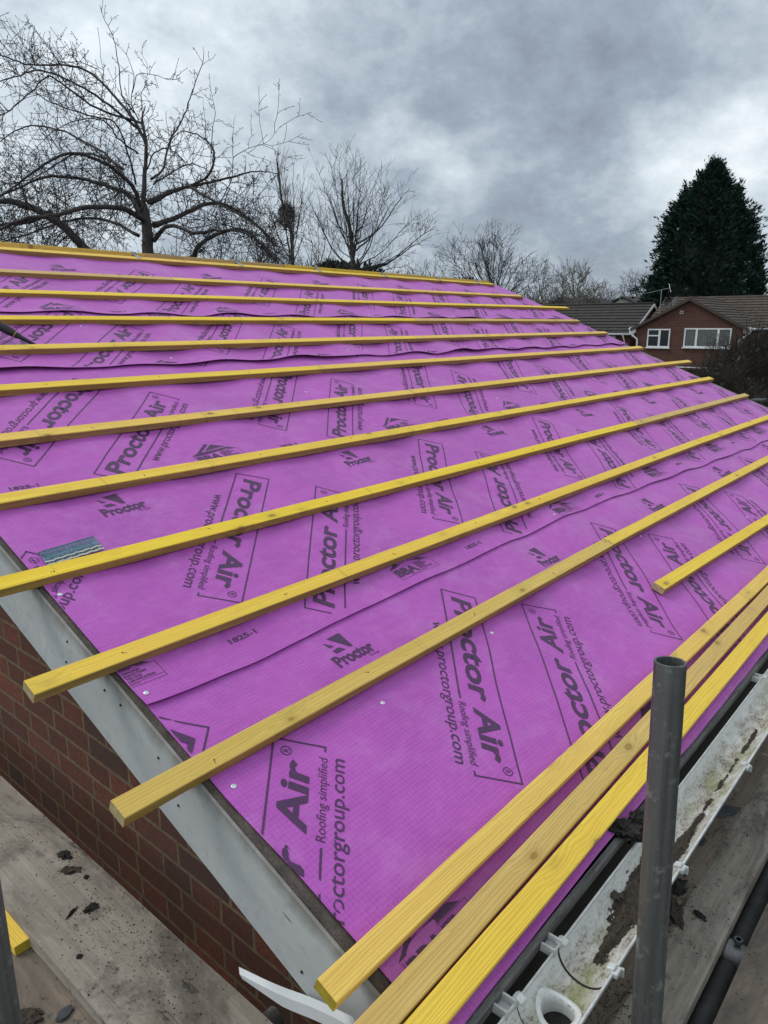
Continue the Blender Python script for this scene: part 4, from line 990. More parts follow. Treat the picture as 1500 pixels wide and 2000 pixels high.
tr.build('trunk', M_bark, ct, True); cr.build('crown', M_twig, ct)

# --- upward fanning bare trees
def fan_tree(name, base_px, d, tops, label, r0, seed, mat, dens=(3.0, 5.0), Ls=(1.2, .5), up=.07, group='bare trees beyond the ridge', minr=.005, trunk_px=None, spread=.5, join=.35, bark=None):
    rnd = random.Random(seed); base = at(base_px[0], base_px[1], d); t = empty(name, (base.x, base.y, GROUND), label, 'tree', group); B_ = Vector(t.location)
    base = base - B_; a = MB(); b = MB(); a.tube([(0, 0, 0), base * .5 + Vector((0, 0, 0)), base], [r0 * 1.4, r0 * 1.1, r0], 8)
    sc_ = d / F
    for (x, y) in tops:
        y = y + .34 * Ls[0] * F / d
        dd = d + rnd.uniform(-1, 1) * abs(x - base_px[0]) * sc_ * .8 + rnd.uniform(-.4, .4) * (base_px[1] - y) * sc_ * .35
        tip = at(x, y, dd) - B_; k = rnd.uniform(.0, join); st_ = base.lerp(Vector((base.x, base.y, tip.z)), k)
        h = tip - st_; side = Vector((h.x, h.y, 0)); mid1 = st_ + h * .33 + side * .10 - Vector((0, 0, abs(side.length) * .05)); mid2 = st_ + h * .68 + side * .06
        pts = loft([st_, mid1, mid2, tip], 5); pts = [p + Vector((rnd.gauss(0, .012), rnd.gauss(0, .012), rnd.gauss(0, .012))) * (1 if 0 < i < len(pts) - 1 else 0) * d / 22 for i, p in enumerate(pts)]
        r = r0 * rnd.uniform(.22, .42); b.tube(pts, [r * (1 - .82 * i / (len(pts) - 1)) for i in range(len(pts))], 5)
        sprout(b, pts[1:], r * .6, 1, rnd, dens, Ls, spread, up, minr, 0, .13)
    if trunk_px:
        pts = loft([at(x, y, d) - B_ for x, y in trunk_px], 5); a.tube(pts, [r0 * (1 - .7 * i / (len(pts) - 1)) for i in range(len(pts))], 7); sprout(b, pts[2:], r0 * .5, 1, rnd, dens, Ls, spread, up, minr, 0, .13)
    a.build('trunk', bark or M_bark, t, True); b.build('crown', mat, t); return t
fan_tree('bare_tree', (690, 535), 22, [(622, 315), (640, 350), (648, 300), (662, 290), (676, 296), (690, 320), (705, 292), (725, 345), (735, 330), (760, 335), (800, 345), (770, 370), (812, 400), (850, 420), (843, 440), (800, 465), (785, 500), (604, 372), (612, 400), (640, 430), (740, 400), (700, 370), (665, 350)],
    'bare fan shaped tree with fine upright twigs, right of the nest', .075, 5, M_twig, (4.6, 5.4), (1.0, .42), .06, trunk_px=[(690, 535), (684, 450), (670, 400), (668, 350)])
fan_tree('bare_tree', (572, 520), 19, [(540, 300), (552, 330), (573, 300), (594, 330), (590, 370), (548, 360), (520, 370), (600, 410), (560, 350), (510, 420)],
    'slender bare tree carrying the dark round bird nest', .05, 8, M_twig2, (4.6, 4.6), (.7, .35), .10, trunk_px=[(572, 520), (568, 450), (552, 400), (545, 350), (540, 310)], spread=.35)
fan_tree('bare_tree', (625, 545), 24, [(600, 420), (620, 400), (640, 410), (655, 440), (590, 450), (640, 470), (610, 470), (660, 480)],
    'low thicket like bare tree between the nest tree and the fan shaped tree', .06, 12, M_twig, (3.4, 3.8), (.9, .45), .09)
fan_tree('bare_tree', (505, 545), 20, [(500, 420), (480, 440), (520, 430), (540, 440), (470, 470), (550, 470), (515, 400)],
    'thin bare sapling thicket just left of the nest tree', .05, 31, M_twig2, (3.2, 3.8), (.8, .4), .09)
fan_tree('bare_tree', (965, 600), 44, [(878, 480), (885, 500), (900, 470), (915, 460), (935, 452), (950, 448), (965, 455), (980, 448), (1000, 480), (1015, 490), (1030, 510), (1038, 530), (1020, 530), (880, 520), (900, 530), (950, 480), (925, 490), (985, 490)],
    'rounded bare tree with dense fine twigs past the right end of the ridge', .16, 21, M_twig, (3.6, 4.0), (1.9, .8), .05, minr=.011)
fan_tree('bare_tree', (845, 560), 40, [(812, 500), (830, 490), (850, 500), (870, 515), (800, 520), (880, 530), (825, 520)], 'small bare tree low behind the ridge left of the rounded one', .08, 23, M_twig2, (2.0, 2.4), (1.2, .6), .05, minr=.010)
fan_tree('bare_tree', (760, 545), 42, [(740, 505), (770, 510), (785, 515), (800, 520), (725, 520), (820, 530)], 'low dark bare shrub tree peeping over the middle of the ridge', .08, 29, M_twig2, (2.6, 2.6), (1.1, .6), .05, minr=.010)
farg = 'far bare trees beyond the houses'
fan_tree('far_bare_tree', (1058, 600), 75, [(1040, 525), (1050, 520), (1062, 522), (1075, 530), (1030, 540), (1085, 545)], 'far upright bare tree, first one right of the rounded tree', .2, 41, M_twig3, (2.2, 2.6), (2.6, 1.3), .06, farg, .019)
fan_tree('far_bare_tree', (1122, 605), 80, [(1095, 535), (1105, 524), (1118, 520), (1132, 522), (1145, 530), (1158, 545), (1168, 560), (1090, 555), (1120, 530)], 'far pale brown bare tree with a rounded brush of twigs above the low roofs', .25, 43, M_olive, (2.8, 3.2), (2.6, 1.2), .07, farg, .020)
fan_tree('far_bare_tree', (1172, 605), 95, [(1160, 555), (1172, 560), (1185, 565), (1195, 570)], 'small far bare tree on the skyline left of the aerial gap', .2, 47, M_twig3, (2.2, 2.6), (2.4, 1.2), .06, farg, .022)
fan_tree('far_bare_tree', (1245, 605), 90, [(1215, 560), (1228, 545), (1240, 535), (1255, 530), (1268, 535), (1210, 575), (1275, 550)], 'far bare tree beside the left edge of the dark conifer', .25, 53, M_twig3, (2.4, 2.8), (2.6, 1.3), .06, farg, .021)
fan_tree('bare_tree', (1490, 640), 33, [(1440, 580), (1452, 570), (1470, 575), (1498, 540), (1515, 560), (1430, 575)], 'thin pale branches rising in front of the conifer at the right edge', .03, 59, M_olive, (.7, .8), (.9, .4), .03, 'bare trees beyond the ridge', .007)
for i, (cx_, d_, w_, top_, lab) in enumerate([(60, 26, 230, 470, 'dark low twiggy hedge mass behind the cherry tree at the far left'), (430, 27, 200, 480, 'dark low twiggy thicket behind the cherry tree right of its trunk'), (640, 34, 210, 520, 'brown low twiggy hedge behind the fan shaped tree'), (1000, 60, 170, 560, 'low brown treeline hedge past the right end of the ridge'), (1190, 72, 130, 575, 'low brown hedge on the skyline above the far roofs')]):
    rn = random.Random(90 + i); b0 = at(cx_, 560, d_); t = empty('hedge', (b0.x, b0.y, GROUND), lab, 'hedge'); B_ = Vector(t.location); b = MB()
    m_ = d_ / 26; hh = (600 - top_) * d_ / F
    for k in range(230):
        x = cx_ + rn.uniform(-1, 1) * w_; p = at(x, 612, d_ + rn.uniform(-1.5, 1.5)) - B_; q = wander(p, Vector((rn.gauss(0, .3), rn.gauss(0, .3), 1)), hh * rn.uniform(.6, 1.05), 6, .13, .05, rn)
        b.tube(q, [(.018 * (1 - .8 * j / 6) + .004) * m_ for j in range(7)], 4, False); sprout(b, q, .014 * m_, 0, rn, (5.5 / m_,), (.8 * m_,), .6, .03, .0055 * m_)
    b.build('twigs', M_twig if i < 2 else (M_twig2 if i == 2 else M_twig3), t); a = MB(); a.tube([(0, 0, 0), at(cx_, 600, d_) - B_], [.2, .1], 6); a.build('stem', M_bark, t)

# bird nest
nb = MB(); c = at(560, 418, 19); rn = random.Random(4)
for k in range(900):
    u = Vector((rn.gauss(0, 1), rn.gauss(0, 1), rn.gauss(0, 1))).normalized(); rr = rn.uniform(.55, 1.0)
    p = Vector((u.x * .23, u.y * .23, u.z * .30)) * rr; p.z -= .10 * max(0, -u.z); tdir = u.cross(Vector((rn.gauss(0, 1), rn.gauss(0, 1), rn.gauss(0, 1)))).normalized() * .8 + u * rn.uniform(-.1, .5); L = rn.uniform(.08, .24)
    nb.tube([p - tdir * L / 2, p + u * .01, p + tdir * L / 2], [.004, .004, .003], 3, False)
tag(nb.build('bird_nest', M_bark, None, loc=c), 'dark shaggy bird nest of twigs high in the slender bare tree', 'nest')
# evergreen shrubs low behind the ridge
def leafy(mb, c, R, n, s, rn, elong=1.0, up=0.0):
    for _ in range(n):
        u = Vector((rn.gauss(0, 1), rn.gauss(0, 1), rn.gauss(0, 1))).normalized(); k = rn.random() ** .45
        p = c + Vector((u.x * R[0], u.y * R[1], u.z * R[2])) * k; d = (u + Vector((rn.gauss(0, .5), rn.gauss(0, .5), rn.gauss(0, .5) + up))).normalized(); a = d.orthogonal().normalized(); a = Matrix.Rotation(rn.uniform(0, 6.28), 3, d) @ a; q = s * rn.uniform(.6, 1.3)
        mb.add([p, p + d * q * .5 * elong + a * q * .25, p + d * q * elong, p + d * q * .5 * elong - a * q * .25], [(0, 1, 2, 3)])
M_ever = simple('dark_evergreen_leaves', (.010, .015, .008), (.026, .034, .018), 3, .65, 0)
for i, (px, py, d_, R, lab) in enumerate([(700, 545, 26, (.9, .9, .50), 'dark evergreen shrub at the foot of the fan shaped tree'), (655, 532, 27, (.7, .7, .3), 'smaller evergreen bush left of the fan shaped tree foot'), (905, 566, 50, (1.6, 1.6, .5), 'low dark green bush behind the right end of the ridge')]):
    rn = random.Random(60 + i); c = at(px, py, d_); t = empty('evergreen_shrub', (c.x, c.y, GROUND), lab, 'shrub', 'evergreen bushes behind the ridge'); B_ = Vector(t.location)
    mb = MB(); leafy(mb, c - B_, R, 1000, .17 * d_ / 26, rn, 1.3, .5); mb.build('foliage', M_ever, t); a = MB(); a.tube([(0, 0, 0), c - B_], [.10, .05], 6); a.build('stem', M_bark, t)

# --- conifer
def conifer():
    rn = random.Random(77); D = 57; sc_ = D / F; base = at(1368, 600, D); t = empty('conifer_tree', (base.x, base.y, GROUND), 'very tall dark green conifer with a ragged conical crown behind the brick houses', 'tree'); B_ = Vector(t.location)
    # half width in pixels at heights given as photo rows
    prof = [(332, 2), (348, 14), (368, 34), (395, 54), (425, 72), (455, 84), (490, 96), (525, 105), (560, 110), (600, 113), (700, 118), (800, 115), (850, 100)]
    def hw(y):
        for (a, wa), (b, wb) in zip(prof, prof[1:]):
            if a <= y <= b: return .93 * (wa + (wb - wa) * (y - a) / (b - a)) * sc_
        return 0
    f = MB(); core = MB()
    for k in range(2300):
        y = 336 + (1 - rn.random() ** .75) * 500 if k > 60 else rn.uniform(334, 380); y = min(y, 840); R = hw(y); th = rn.uniform(0, 6.283)
        zc = (at(1390, y, D) - B_).z; lobe_ = 1 + .42 * nz(math.cos(th) * 2.4, math.sin(th) * 2.4, y * .016) + .20 * nz(math.cos(th) * 6, math.sin(th) * 6, y * .05)
        r = R * lobe_ * rn.uniform(.66, 1.07); c = Vector((r * math.cos(th), r * math.sin(th), zc)); out = Vector((math.cos(th), math.sin(th), 0))
        L = .40 + .25 * R / 4
        for q in range(15):
            a_ = rn.gauss(0, .75); d = (Matrix.Rotation(a_, 3, 'Z') @ out + Vector((0, 0, .55 + rn.gauss(0, .4)))).normalized(); p = c + Vector((rn.gauss(0, .22), rn.gauss(0, .22), rn.gauss(0, .22))) - out * .2
            s_ = L * rn.uniform(.45, 1.0); side = d.cross(Vector((rn.gauss(0, 1), rn.gauss(0, 1), rn.gauss(0, 1)))).normalized() * s_ * .11
            m1 = p + d * s_ * .45; f.add([p, m1 + side, p + d * s_, m1 - side], [(0, 1, 2, 3)])
            for sg in (-1, 1):
                e_ = p + d * s_ * .3; dd = (d + side.normalized() * sg * .8).normalized(); f.add([e_, e_ + dd * s_ * .22 + d * s_ * .08, e_ + dd * s_ * .45, e_ + dd * s_ * .22 - d * s_ * .04], [(0, 1, 2, 3)])
    for (sx, sy, hh_, ww) in ((1340, 356, 70, 13), (1446, 348, 80, 13), (1366, 336, 60, 10), (1390, 316, 60, 9), (1412, 334, 60, 10), (1314, 408, 80, 13), (1470, 418, 80, 13), (1296, 474, 80, 12), (1486, 476, 80, 12), (1280, 530, 70, 12)):
        dd_ = rn.uniform(-1, 1) * 1.0; sp_ = at(sx, sy, D + dd_) - B_
        for k in range(75):
            v_ = rn.random() ** .6; c = sp_ - Vector((0, 0, v_ * hh_ * sc_)); th = rn.uniform(0, 6.283); out = Vector((math.cos(th), math.sin(th), 0)); c = c + out * (ww * sc_ * v_ * rn.uniform(.3, 1))
            for q in range(9):
                d = (out * rn.uniform(.3, 1) + Vector((rn.gauss(0, .3), rn.gauss(0, .3), .8 + rn.gauss(0, .3)))).normalized(); p = c + Vector((rn.gauss(0, .12), rn.gauss(0, .12), rn.gauss(0, .15))); s_ = rn.uniform(.22, .5)
                side = d.cross(Vector((rn.gauss(0, 1), rn.gauss(0, 1), rn.gauss(0, 1)))).normalized() * s_ * .16; m1 = p + d * s_ * .45; f.add([p, m1 + side, p + d * s_, m1 - side], [(0, 1, 2, 3)])
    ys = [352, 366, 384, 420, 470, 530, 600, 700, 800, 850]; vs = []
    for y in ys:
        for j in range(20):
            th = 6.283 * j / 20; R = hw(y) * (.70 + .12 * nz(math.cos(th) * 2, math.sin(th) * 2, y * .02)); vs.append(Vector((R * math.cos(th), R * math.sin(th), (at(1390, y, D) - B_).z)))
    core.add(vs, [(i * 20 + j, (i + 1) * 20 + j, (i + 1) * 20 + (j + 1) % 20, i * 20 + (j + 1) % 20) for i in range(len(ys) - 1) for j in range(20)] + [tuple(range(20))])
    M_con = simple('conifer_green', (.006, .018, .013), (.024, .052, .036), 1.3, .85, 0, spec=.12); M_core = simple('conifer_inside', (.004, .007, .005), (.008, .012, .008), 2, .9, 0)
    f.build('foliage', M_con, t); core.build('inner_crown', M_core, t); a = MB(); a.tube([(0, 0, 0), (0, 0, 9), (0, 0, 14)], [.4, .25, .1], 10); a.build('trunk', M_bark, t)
conifer()

# --- brown winter bush at the right
def bush(name, pxs, d, label, seed, mat, n=900, leaves=0):
    rn = random.Random(seed); x0, x1, ytop = pxs; c0 = at((x0 + x1) / 2, ytop + 120, d); t = empty(name, (c0.x, c0.y, GROUND), label, 'bush', 'winter bushes right of the roof'); B_ = Vector(t.location); b = MB()
    rx = (x1 - x0) / 2 * d / F; zt = at((x0 + x1) / 2, ytop, d).z - GROUND
    for _ in range(n):
        u = rn.uniform(0, 6.283); rr = rn.random() ** .5; lim = math.sqrt(max(0, 1 - rr * rr * .8)); z1 = zt * (.42 + .58 * lim) * rn.uniform(.80, 1.03) + .25 * nz(math.cos(u) * 2, rr * 2, seed)
        tip = Vector((math.cos(u) * rr * rx, math.sin(u) * rr * rx, z1)); st_ = Vector((tip.x * .75 + rn.gauss(0, .12), tip.y * .75 + rn.gauss(0, .12), z1 - rn.uniform(.9, 2.2)))
        q = wander(st_, (tip - st_), (tip - st_).length, 5, .12, .0, rn); b.tube(q, [.010, .008, .007, .006, .005, .004], 3, False)
        sprout(b, q, .008, 0, rn, (5.0,), (.40,), .6, .02, .0035)
    for _ in range(40):
        u = rn.uniform(0, 6.283); b.tube([(0, 0, 0), (math.cos(u) * rx * .3, math.sin(u) * rx * .3, zt * .3), (math.cos(u) * rx * .6, math.sin(u) * rx * .6, zt * .62)], [.05, .035, .02], 5, False)
    b.build('twigs', mat, t)
    if leaves:
        f = MB(); 
        for _ in range(30):
            u = rn.uniform(0, 6.283); rr = rn.random() ** .5; leafy(f, Vector((math.cos(u) * rr * rx * .8, math.sin(u) * rr * rx * .8, zt * (.5 + .45 * math.sqrt(1 - rr * rr * .7)))), (.5, .5, .35), leaves // 30, .09, rn, 1.4, .3)
        f.build('foliage', M_ever, t)
    return t
M_bushtw = simple('bush_twigs', (.020, .014, .009), (.050, .036, .023), 3, .9, 0)
bush('winter_bush', (1345, 1600, 628), 17, 'large dark brown leafless bush hiding part of the neighbour window', 5, M_bushtw, 2600, 300)
bush('winter_bush', (1335, 1470, 690), 15, 'smaller brown leafless bush left of the large one, just above the roof edge', 6, M_bushtw, 1400, 150)
bush('winter_bush', (1420, 1620, 745), 12, 'near brown bush at the right edge low beside the verge', 7, M_bushtw, 1300, 120)
# black rail glimpsed at the right
rl = empty('garden_lamp', at(1478, 800, 10.5), 'small black post with a flat head at the right edge beside the bush', 'post'); rb_ = Vector(rl.location)
mb = MB(); mb.tube([Vector((0, 0, -3.5)), Vector((0, 0, .12))], .025, 8); mb.build('post', M_black, rl); mb = MB(); mb.box((0, 0, .13), (.34, .16, .04)); mb.build('head', M_black, rl, bevel=.008)

# ------------------------------------------------------------------ neighbour houses
M_tile = simple('dark_concrete_tiles', (.018, .015, .013), (.046, .038, .031), 3.5, .85, .5, .01)
M_tileb = simple('brown_mossy_tiles', (.040, .028, .020), (.088, .064, .046), 3.0, .9, .5, .01)
M_tilef = simple('far_grey_tiles', (.055, .053, .05), (.10, .095, .085), 1.5, .9, .3, .01)
M_paint = simple('white_paint', (.60, .61, .60), (.72, .72, .70), 2, .6, .05, .002)
M_cream = simple('cream_render', (.50, .48, .40), (.60, .57, .48), 2, .85, .1, .003)
M_whiter = simple('pale_render', (.52, .54, .55), (.64, .65, .65), 2, .85, .1, .003)
M_brownb = simple('brown_verge', (.045, .028, .020), (.07, .045, .03), 5, .7, .1, .002)
M_glass, tg = new_mat('window_glass'); setp(tg, Base_Color=(.025, .03, .034), Roughness=.08, Specular_IOR_Level=.28)
M_curt = simple('net_curtain', (.03, .034, .034), (.20, .205, .20), 6, .9, .6, .02, (1, 14, 1))  # vertical streaks paint the light and shade of the folds
def tiled(hroot, A, B, up, n, mat, name='roof', gauge=None, sag_=.0):
    """A->B along the eaves, `up` vector eave to ridge; courses as real overlapping steps with uneven edges"""
    mb = MB(); A, B, up = Vector(A), Vector(B), Vector(up); L = (B - A).length; ex = (B - A).normalized(); nr = ex.cross(up).normalized(); 
    if nr.z < 0: nr = -nr
    m_ = max(4, int(L / .33))
    for i in range(n):
        for j in range(m_):
            a = A + ex * L * j / m_; b = A + ex * L * (j + 1) / m_ - ex * .006; jj = nr * (.008 * nz(i * 3.1, j * 1.7, L)); s0_ = up * (i / n) + ex * 0; s1_ = up * ((i + 1.06) / n)
            t0, t1 = nr * .058, nr * .012
            dd = up.normalized() * (.012 * nz(i * 1.9, j * 2.3, 3))
            mb.add([a + s0_ + t0 + jj - dd, b + s0_ + t0 + jj - dd, b + s1_ + t1, a + s1_ + t1, a + s0_ + jj - dd, b + s0_ + jj - dd], [(0, 1, 2, 3), (4, 5, 1, 0), (0, 3, 4), (1, 5, 2)])
    a, b = A, B; mb.add([a, b, b + up, a + up], [(0, 1, 2, 3)])
    return mb.build(name, mat, hroot)
def window(root, yl, yr, z0, z1, x, mull, transom=None, curtain=False, nm='window'):
    """in the plane x = const, facing -X; local coordinates of root"""
    wmb = MB(); fw = .07; wmb.box2((x - .03, yr, z0), (x + .03, yl, z0 + fw)); wmb.box2((x - .03, yr, z1 - fw), (x + .03, yl, z1)); wmb.box2((x - .028, yr, z0 + fw), (x + .03, yr + fw, z1 - fw)); wmb.box2((x - .028, yl - fw, z0 + fw), (x + .03, yl, z1 - fw))
    for m_ in mull: y = yr + (yl - yr) * m_; wmb.box2((x - .034, y - .055, z0 + fw), (x + .03, y + .055, z1 - fw))
    f = wmb.build(nm, M_paint, root, bevel=.006)
    if transom: w2 = MB(); y = yr + (yl - yr) * transom[0]; w2.box2((x - .036, y + .055, transom[1]), (x + .03, yl - fw, transom[1] + .07)); w2.build('transom', M_paint, f)
    p = MB(); p.box2((x - .006, yr + fw, z0 + fw), (x + .004, yl - fw, z1 - fw)); p.build('pane', M_glass, f)
    s = MB(); s.box2((x - .09, yr - .05, z0 - .055), (x + .02, yl + .05, z0 - .003)); s.build('sill', M_paint, f)
    if curtain:
        c = MB(); n = 60; 
        for y0_, y1_ in curtain:
            vs = []
            for i in range(n + 1):
                y = yr + fw + .02 + (yl - yr - 2 * fw - .04) * (y0_ + (y1_ - y0_) * i / n); xx = x - .012 - .004 * math.sin(i * 1.6) - .002 * math.sin(i * .7); vs += [(xx, y, z0 + fw + .02), (xx, y, z1 - fw - .01)]
            c.add(vs, [(2 * i, 2 * i + 1, 2 * i + 3, 2 * i + 2) for i in range(n)])
        c.build('curtain', M_curt, f)
    return f
# front gable brick house
nh = empty('brick_house', (40.5, 13.62, GROUND), 'red brick house with white windows and brown tiled roof, under the conifer', 'house'); NB_ = Vector(nh.location)
z0_ = 0; ze = -.10 - GROUND; za = 1.33 - GROUND; yl, yr = 16.40 - NB_.y, 10.86 - NB_.y
mb = MB(); mb.prism([(0, yr, 0), (0, yl, 0), (0, yl, ze), (0, 0, za), (0, yr, ze)], (7.4, 0, 0)); mb.build('gable_wall', M_nbrick, nh)
ov = .18
for sgn, ye in ((1, yl), (-1, yr)):
    k = (za - ze) / abs(ye); A_ = (-ov, ye + sgn * .25, ze - .25 * k + .06); B_ = (7.4, ye + sgn * .25, ze - .25 * k + .06); tiled(nh, A_, B_, (0, -(ye + sgn * .25), za - ze + .25 * k), 11, M_tileb)
    mb = MB(); mb.prism([(-ov - .02, ye + sgn * .25, ze - .25 * k - .06), (-ov - .02, 0, za - .06), (-ov - .02, 0, za + .09), (-ov - .02, ye + sgn * .25, ze - .25 * k + .09)], (.03, 0, 0)); mb.build('verge_trim', M_brownb, nh)
    mb = MB(); mb.box2((-.14, ye + sgn * .02, ze - .28), (.02, ye + sgn * .34, ze + .02)); mb.build('soffit_box', M_paint, nh)
    mb = MB(); gy = ye + sgn * .32; mb.tube([(-.2, gy, ze - .08), (7.3, gy, ze - .08)], .055, 8); mb.build('eaves_gutter', M_paint, nh, True)
    mb = MB(); mb.tube([(-.12, gy, ze - .12), (-.14, gy - sgn * .02, ze - .28), (-.10, ye - sgn * .12, ze - .62), (-.10, ye - sgn * .14, ze - .8), (-.10, ye - sgn * .14, .1)], .045, 8); mb.build('downpipe', M_paint, nh, True)
mb = MB(); mb.tube([(-ov, 0, za + .08), (7.4, 0, za + .08)], .07, 8); mb.build('ridge_tiles', M_tileb, nh, True)
window(nh, 15.75 - NB_.y, 14.52 - NB_.y, -1.145 - GROUND, -.17 - GROUND, -.02, [.46], (.46, -.62 - GROUND + .06), None)
window(nh, 13.78 - NB_.y, 11.42 - NB_.y, -1.11 - GROUND, -.13 - GROUND, -.02, [.27, .73], None, [(0, .24), (.28, .71), (.76, 1)])
mb = MB(); mb.box2((-.03, .33, .60 - GROUND), (.02, .50, .76 - GROUND)); v_ = mb.build('air_vent', M_cream, nh); mb = MB(); mb.box2((-.036, .365, .635 - GROUND), (-.026, .465, .725 - GROUND)); mb.build('vent_hole', M_black, v_)
# main range behind: ridge runs with Y
XM = 46.2 - NB_.x; zr = 1.55 - GROUND; 
mb = MB(); ym0, ym1 = -9.0, 3.3; mb.prism([(XM - 2.9, ym0, 0), (XM - 2.9, ym0, ze), (XM, ym0, zr - .1), (XM + 2.9, ym0, ze), (XM + 2.9, ym0, 0)], (0, ym1 - ym0, 0)); mb.build('main_wall', M_nbrickx, nh)
kk = (zr - ze) / 3.1
tiled(nh, (XM - 3.1, ym0 - .15, ze - .02), (XM - 3.1, ym1 + .15, ze - .02), (3.1, 0, zr - ze + .03), 11, M_tileb); tiled(nh, (XM + 3.1, ym0 - .15, ze - .02), (XM + 3.1, ym1 + .15, ze - .02), (-3.1, 0, zr - ze + .03), 11, M_tileb)
mb = MB(); mb.tube([(XM, ym0 - .15, zr + .03), (XM, ym1 + .15, zr + .03)], .08, 8); mb.build('ridge_tiles', M_tileb, nh, True)
mb = MB(); mb.tube([(XM - 3.16, ym0, ze - .06), (XM - 3.16, yr - .4, ze - .06)], .055, 8); mb.build('eaves_gutter', M_paint, nh, True)
# brick wing at right edge
# dark roofed house at left: gable in a plane y = const, facing -Y
gp = at(1272, 594, 44); gl = at(1222, 648, 43.0)
h2 = empty('brick_house', (gp.x, gp.y, GROUND), 'house with dark ribbed tile roof and white verge boards, left of the windowed gable', 'house'); HB2 = Vector(h2.location)
hw_ = 2.75; zr2 = gp.z - GROUND; ze2 = -.36 - GROUND; Lh = 9.5
mb = MB(); mb.prism([(-hw_, 0, 0), (-hw_, 0, ze2), (0, 0, zr2 - .08), (hw_, 0, ze2), (hw_, 0, 0)], (0, Lh, 0)); mb.build('gable_wall', M_nbrickx, h2)
for sgn in (-1, 1):
    tiled(h2, (sgn * (hw_ + .25), -.18, ze2 - .12), (sgn * (hw_ + .25), Lh + .1, ze2 - .12), (-sgn * (hw_ + .25), 0, zr2 - ze2 + .12), 10, M_tile)
    mb = MB(); k = (zr2 - ze2 + .12); P0 = (sgn * (hw_ + .25), -.21, ze2 - .12); mb.prism([(P0[0], P0[1], P0[2] - .13), (0, P0[1], zr2 - .13), (0, P0[1], zr2 + .03), (P0[0], P0[1], P0[2] + .03)], (0, .03, 0)); mb.build('verge_board', M_paint, h2)
    mb = MB(); mb.tube([(sgn * (hw_ + .31), -.1, ze2 - .13), (sgn * (hw_ + .31), Lh, ze2 - .13)], .05, 8); mb.build('eaves_gutter', M_paint, h2, True)
mb = MB(); mb.tube([(0, -.18, zr2 + .05), (0, Lh + .1, zr2 + .05)], .07, 8); mb.build('ridge_tiles', M_tile, h2, True)
mb = MB(); mb.tube([(-hw_ - .31, .35, ze2 - .15), (-hw_ - .08, .30, ze2 - .5), (-hw_ - .08, .30, .1)], .045, 8); mb.build('downpipe', M_paint, h2, True)
mb = MB(); mb.box2((-hw_ - .02, .9, 3.0), (-hw_ + .02, 3.3, ze2 - .22)); mb.build('cladding_panel', M_whiter, h2)
# far houses: gables and roofs on the skyline
def far_house(px0, px1, ytop, yb, d, ratio, label, wallm, seed):
    """low pitched house, gable towards the viewer's left part and the ridge going right"""
    A_ = at(px0, yb, d); G0 = Vector((A_.x, A_.y, GROUND)); t = empty('far_house', G0, label, 'house', 'far houses on the skyline')
    zt = at(px0, ytop, d).z - GROUND; ze_ = at(px0, yb, d).z - GROUND; gw = (px1 - px0) * ratio * d / F; Lr = (px1 - px0) * (1 - ratio) * d / F * 1.5
    M = Matrix.Rotation(math.atan2((R3 @ Vector((1, 0, 0))).y, (R3 @ Vector((1, 0, 0))).x), 3, 'Z'); rx = M @ Vector((1, 0, 0)); fw = M @ Vector((0, 1, 0))
    ax = (rx * .85 + fw * .52).normalized()
    mb = MB(); pts = [Vector((0, 0, 0)), Vector((0, 0, ze_)), rx * gw / 2 + Vector((0, 0, zt)), rx * gw + Vector((0, 0, ze_)), rx * gw]; mb.prism(pts, ax * Lr); mb.build('wall', wallm, t)
    for s0v, s1v in ((Vector((0, 0, ze_)) - rx * .3, rx * gw / 2 + Vector((0, 0, zt))), (rx * gw + Vector((0, 0, ze_)) + rx * .3, rx * gw / 2 + Vector((0, 0, zt)))):
        mb = MB(); mb.prism([s0v - ax * .3 + Vector((0, 0, .02)), s1v - ax * .3 + Vector((0, 0, .02)), s1v - ax * .3 + Vector((0, 0, .16)), s0v - ax * .3 + Vector((0, 0, .16))], ax * (Lr + .6)); mb.build('roof', M_tilef, t)
    return t
far_house(1070, 1200, 585, 604, 62, .40, 'far white gabled house with a long dark roof, left on the skyline', M_whiter, 1)
far_house(1190, 1290, 582, 597, 66, .55, 'far cream gabled house with a dark roof on the skyline, behind the aerial', M_cream, 2)
far_house(990, 1080, 594, 606, 70, .45, 'far low house with a grey roof behind the end of the battens', M_whiter, 3)
far_house(1120, 1180, 592, 602, 90, .4, 'farthest small roof between the white and cream gables', M_cream, 4)

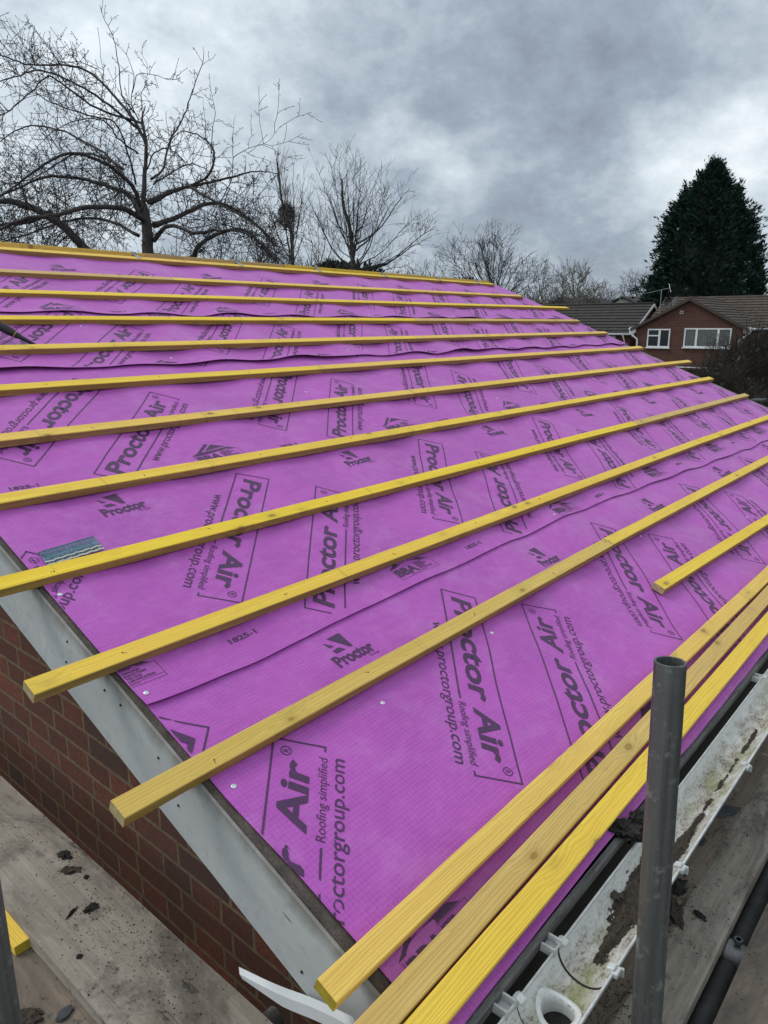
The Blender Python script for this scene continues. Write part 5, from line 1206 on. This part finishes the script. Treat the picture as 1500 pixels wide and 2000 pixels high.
# aerials and dish
def aerial(px, ytop, ybase, d, label, n=9, L=1.5, rz=.5, tilt=0.0):
    top_ = at(px, ytop, d); bot = at(px, ybase, d); t = empty('tv_aerial', bot, label, 'aerial'); h = (top_ - bot).length
    mb = MB(); mb.tube([(0, 0, 0), (0, 0, h)], .018, 6); mb.build('mast', M_galv, t)
    mb = MB(); dx = Vector((math.cos(rz), math.sin(rz), tilt)); s_ = Vector((-math.sin(rz), math.cos(rz), 0)); mb.tube([Vector((0, 0, h)) - dx * L * .65, Vector((0, 0, h)) + dx * L * .35], .012, 5)
    for i in range(n):
        c_ = Vector((0, 0, h)) + dx * L * (-.62 + .95 * i / (n - 1)); mb.tube([c_ - s_ * .13, c_ + s_ * .13], .007, 4)
    c_ = Vector((0, 0, h)) + dx * L * .36; mb.tube([c_ - s_ * .2 + Vector((0, 0, -.25)), c_ + s_ * .2 + Vector((0, 0, .25))], .008, 4); mb.tube([c_ + s_ * .2 + Vector((0, 0, -.25)), c_ - s_ * .2 + Vector((0, 0, .25))], .008, 4)
    mb.build('antenna', M_galv, t); return t
aerial(1288, 568, 612, 43, 'television aerial on a mast above the white verge boards', rz=rad(-48), L=1.35, tilt=.22)
aerial(1210, 558, 590, 64, 'distant small television aerial on the skyline', rz=rad(-49), L=1.6)
aerial(1313, 588, 612, 41, 'short bare mast on the front gable roof beside the satellite dish', n=3, L=.1)
ds = empty('satellite_dish', at(1306, 590, 43), 'dark satellite dish just left of the front gable', 'satellite dish')
mb = MB(); vs = [Vector((0, 0, 0))]; fs = []
for i in range(1, 5):
    for j in range(16): a = 6.283 * j / 16; r = .3 * i / 4; vs.append(Vector((-.08 + .9 * r * r - .1, r * math.cos(a), r * math.sin(a))))
vs[0] = Vector((-.18, 0, 0))
for j in range(16): fs.append((0, 1 + j, 1 + (j + 1) % 16))
for i in range(3):
    for j in range(16): fs.append((1 + i * 16 + j, 1 + (i + 1) * 16 + j, 1 + (i + 1) * 16 + (j + 1) % 16, 1 + i * 16 + (j + 1) % 16))
mb.add(vs, fs); o = mb.build('reflector', M_rubber, ds, True); o.scale = (-1, 1, 1); mb = MB(); mb.tube([(.1, 0, 0), (.15, 0, -.7)], .02, 6); mb.build('arm', M_galv, ds)
# pale lean-to roof glimpsed behind the bush
lc = at(1345, 722, 26); ln = empty('lean_to', (lc.x, lc.y, GROUND), 'pale ribbed lean-to roof glimpsed between the roof edge and the bushes', 'lean-to')
zl = lc.z - GROUND; mb = MB(); mb.box((1.1, -1.0, zl / 2 - .05), (1.6, 3.2, zl - .12)); mb.build('wall', M_nbrick, ln); mb = MB()
for i in range(16): mb.box((1.0, .7 - .22 * i, zl), (2.0, .20, .035), Matrix.Rotation(.08, 3, 'Y'))
mb.build('roof', M_whiter, ln)
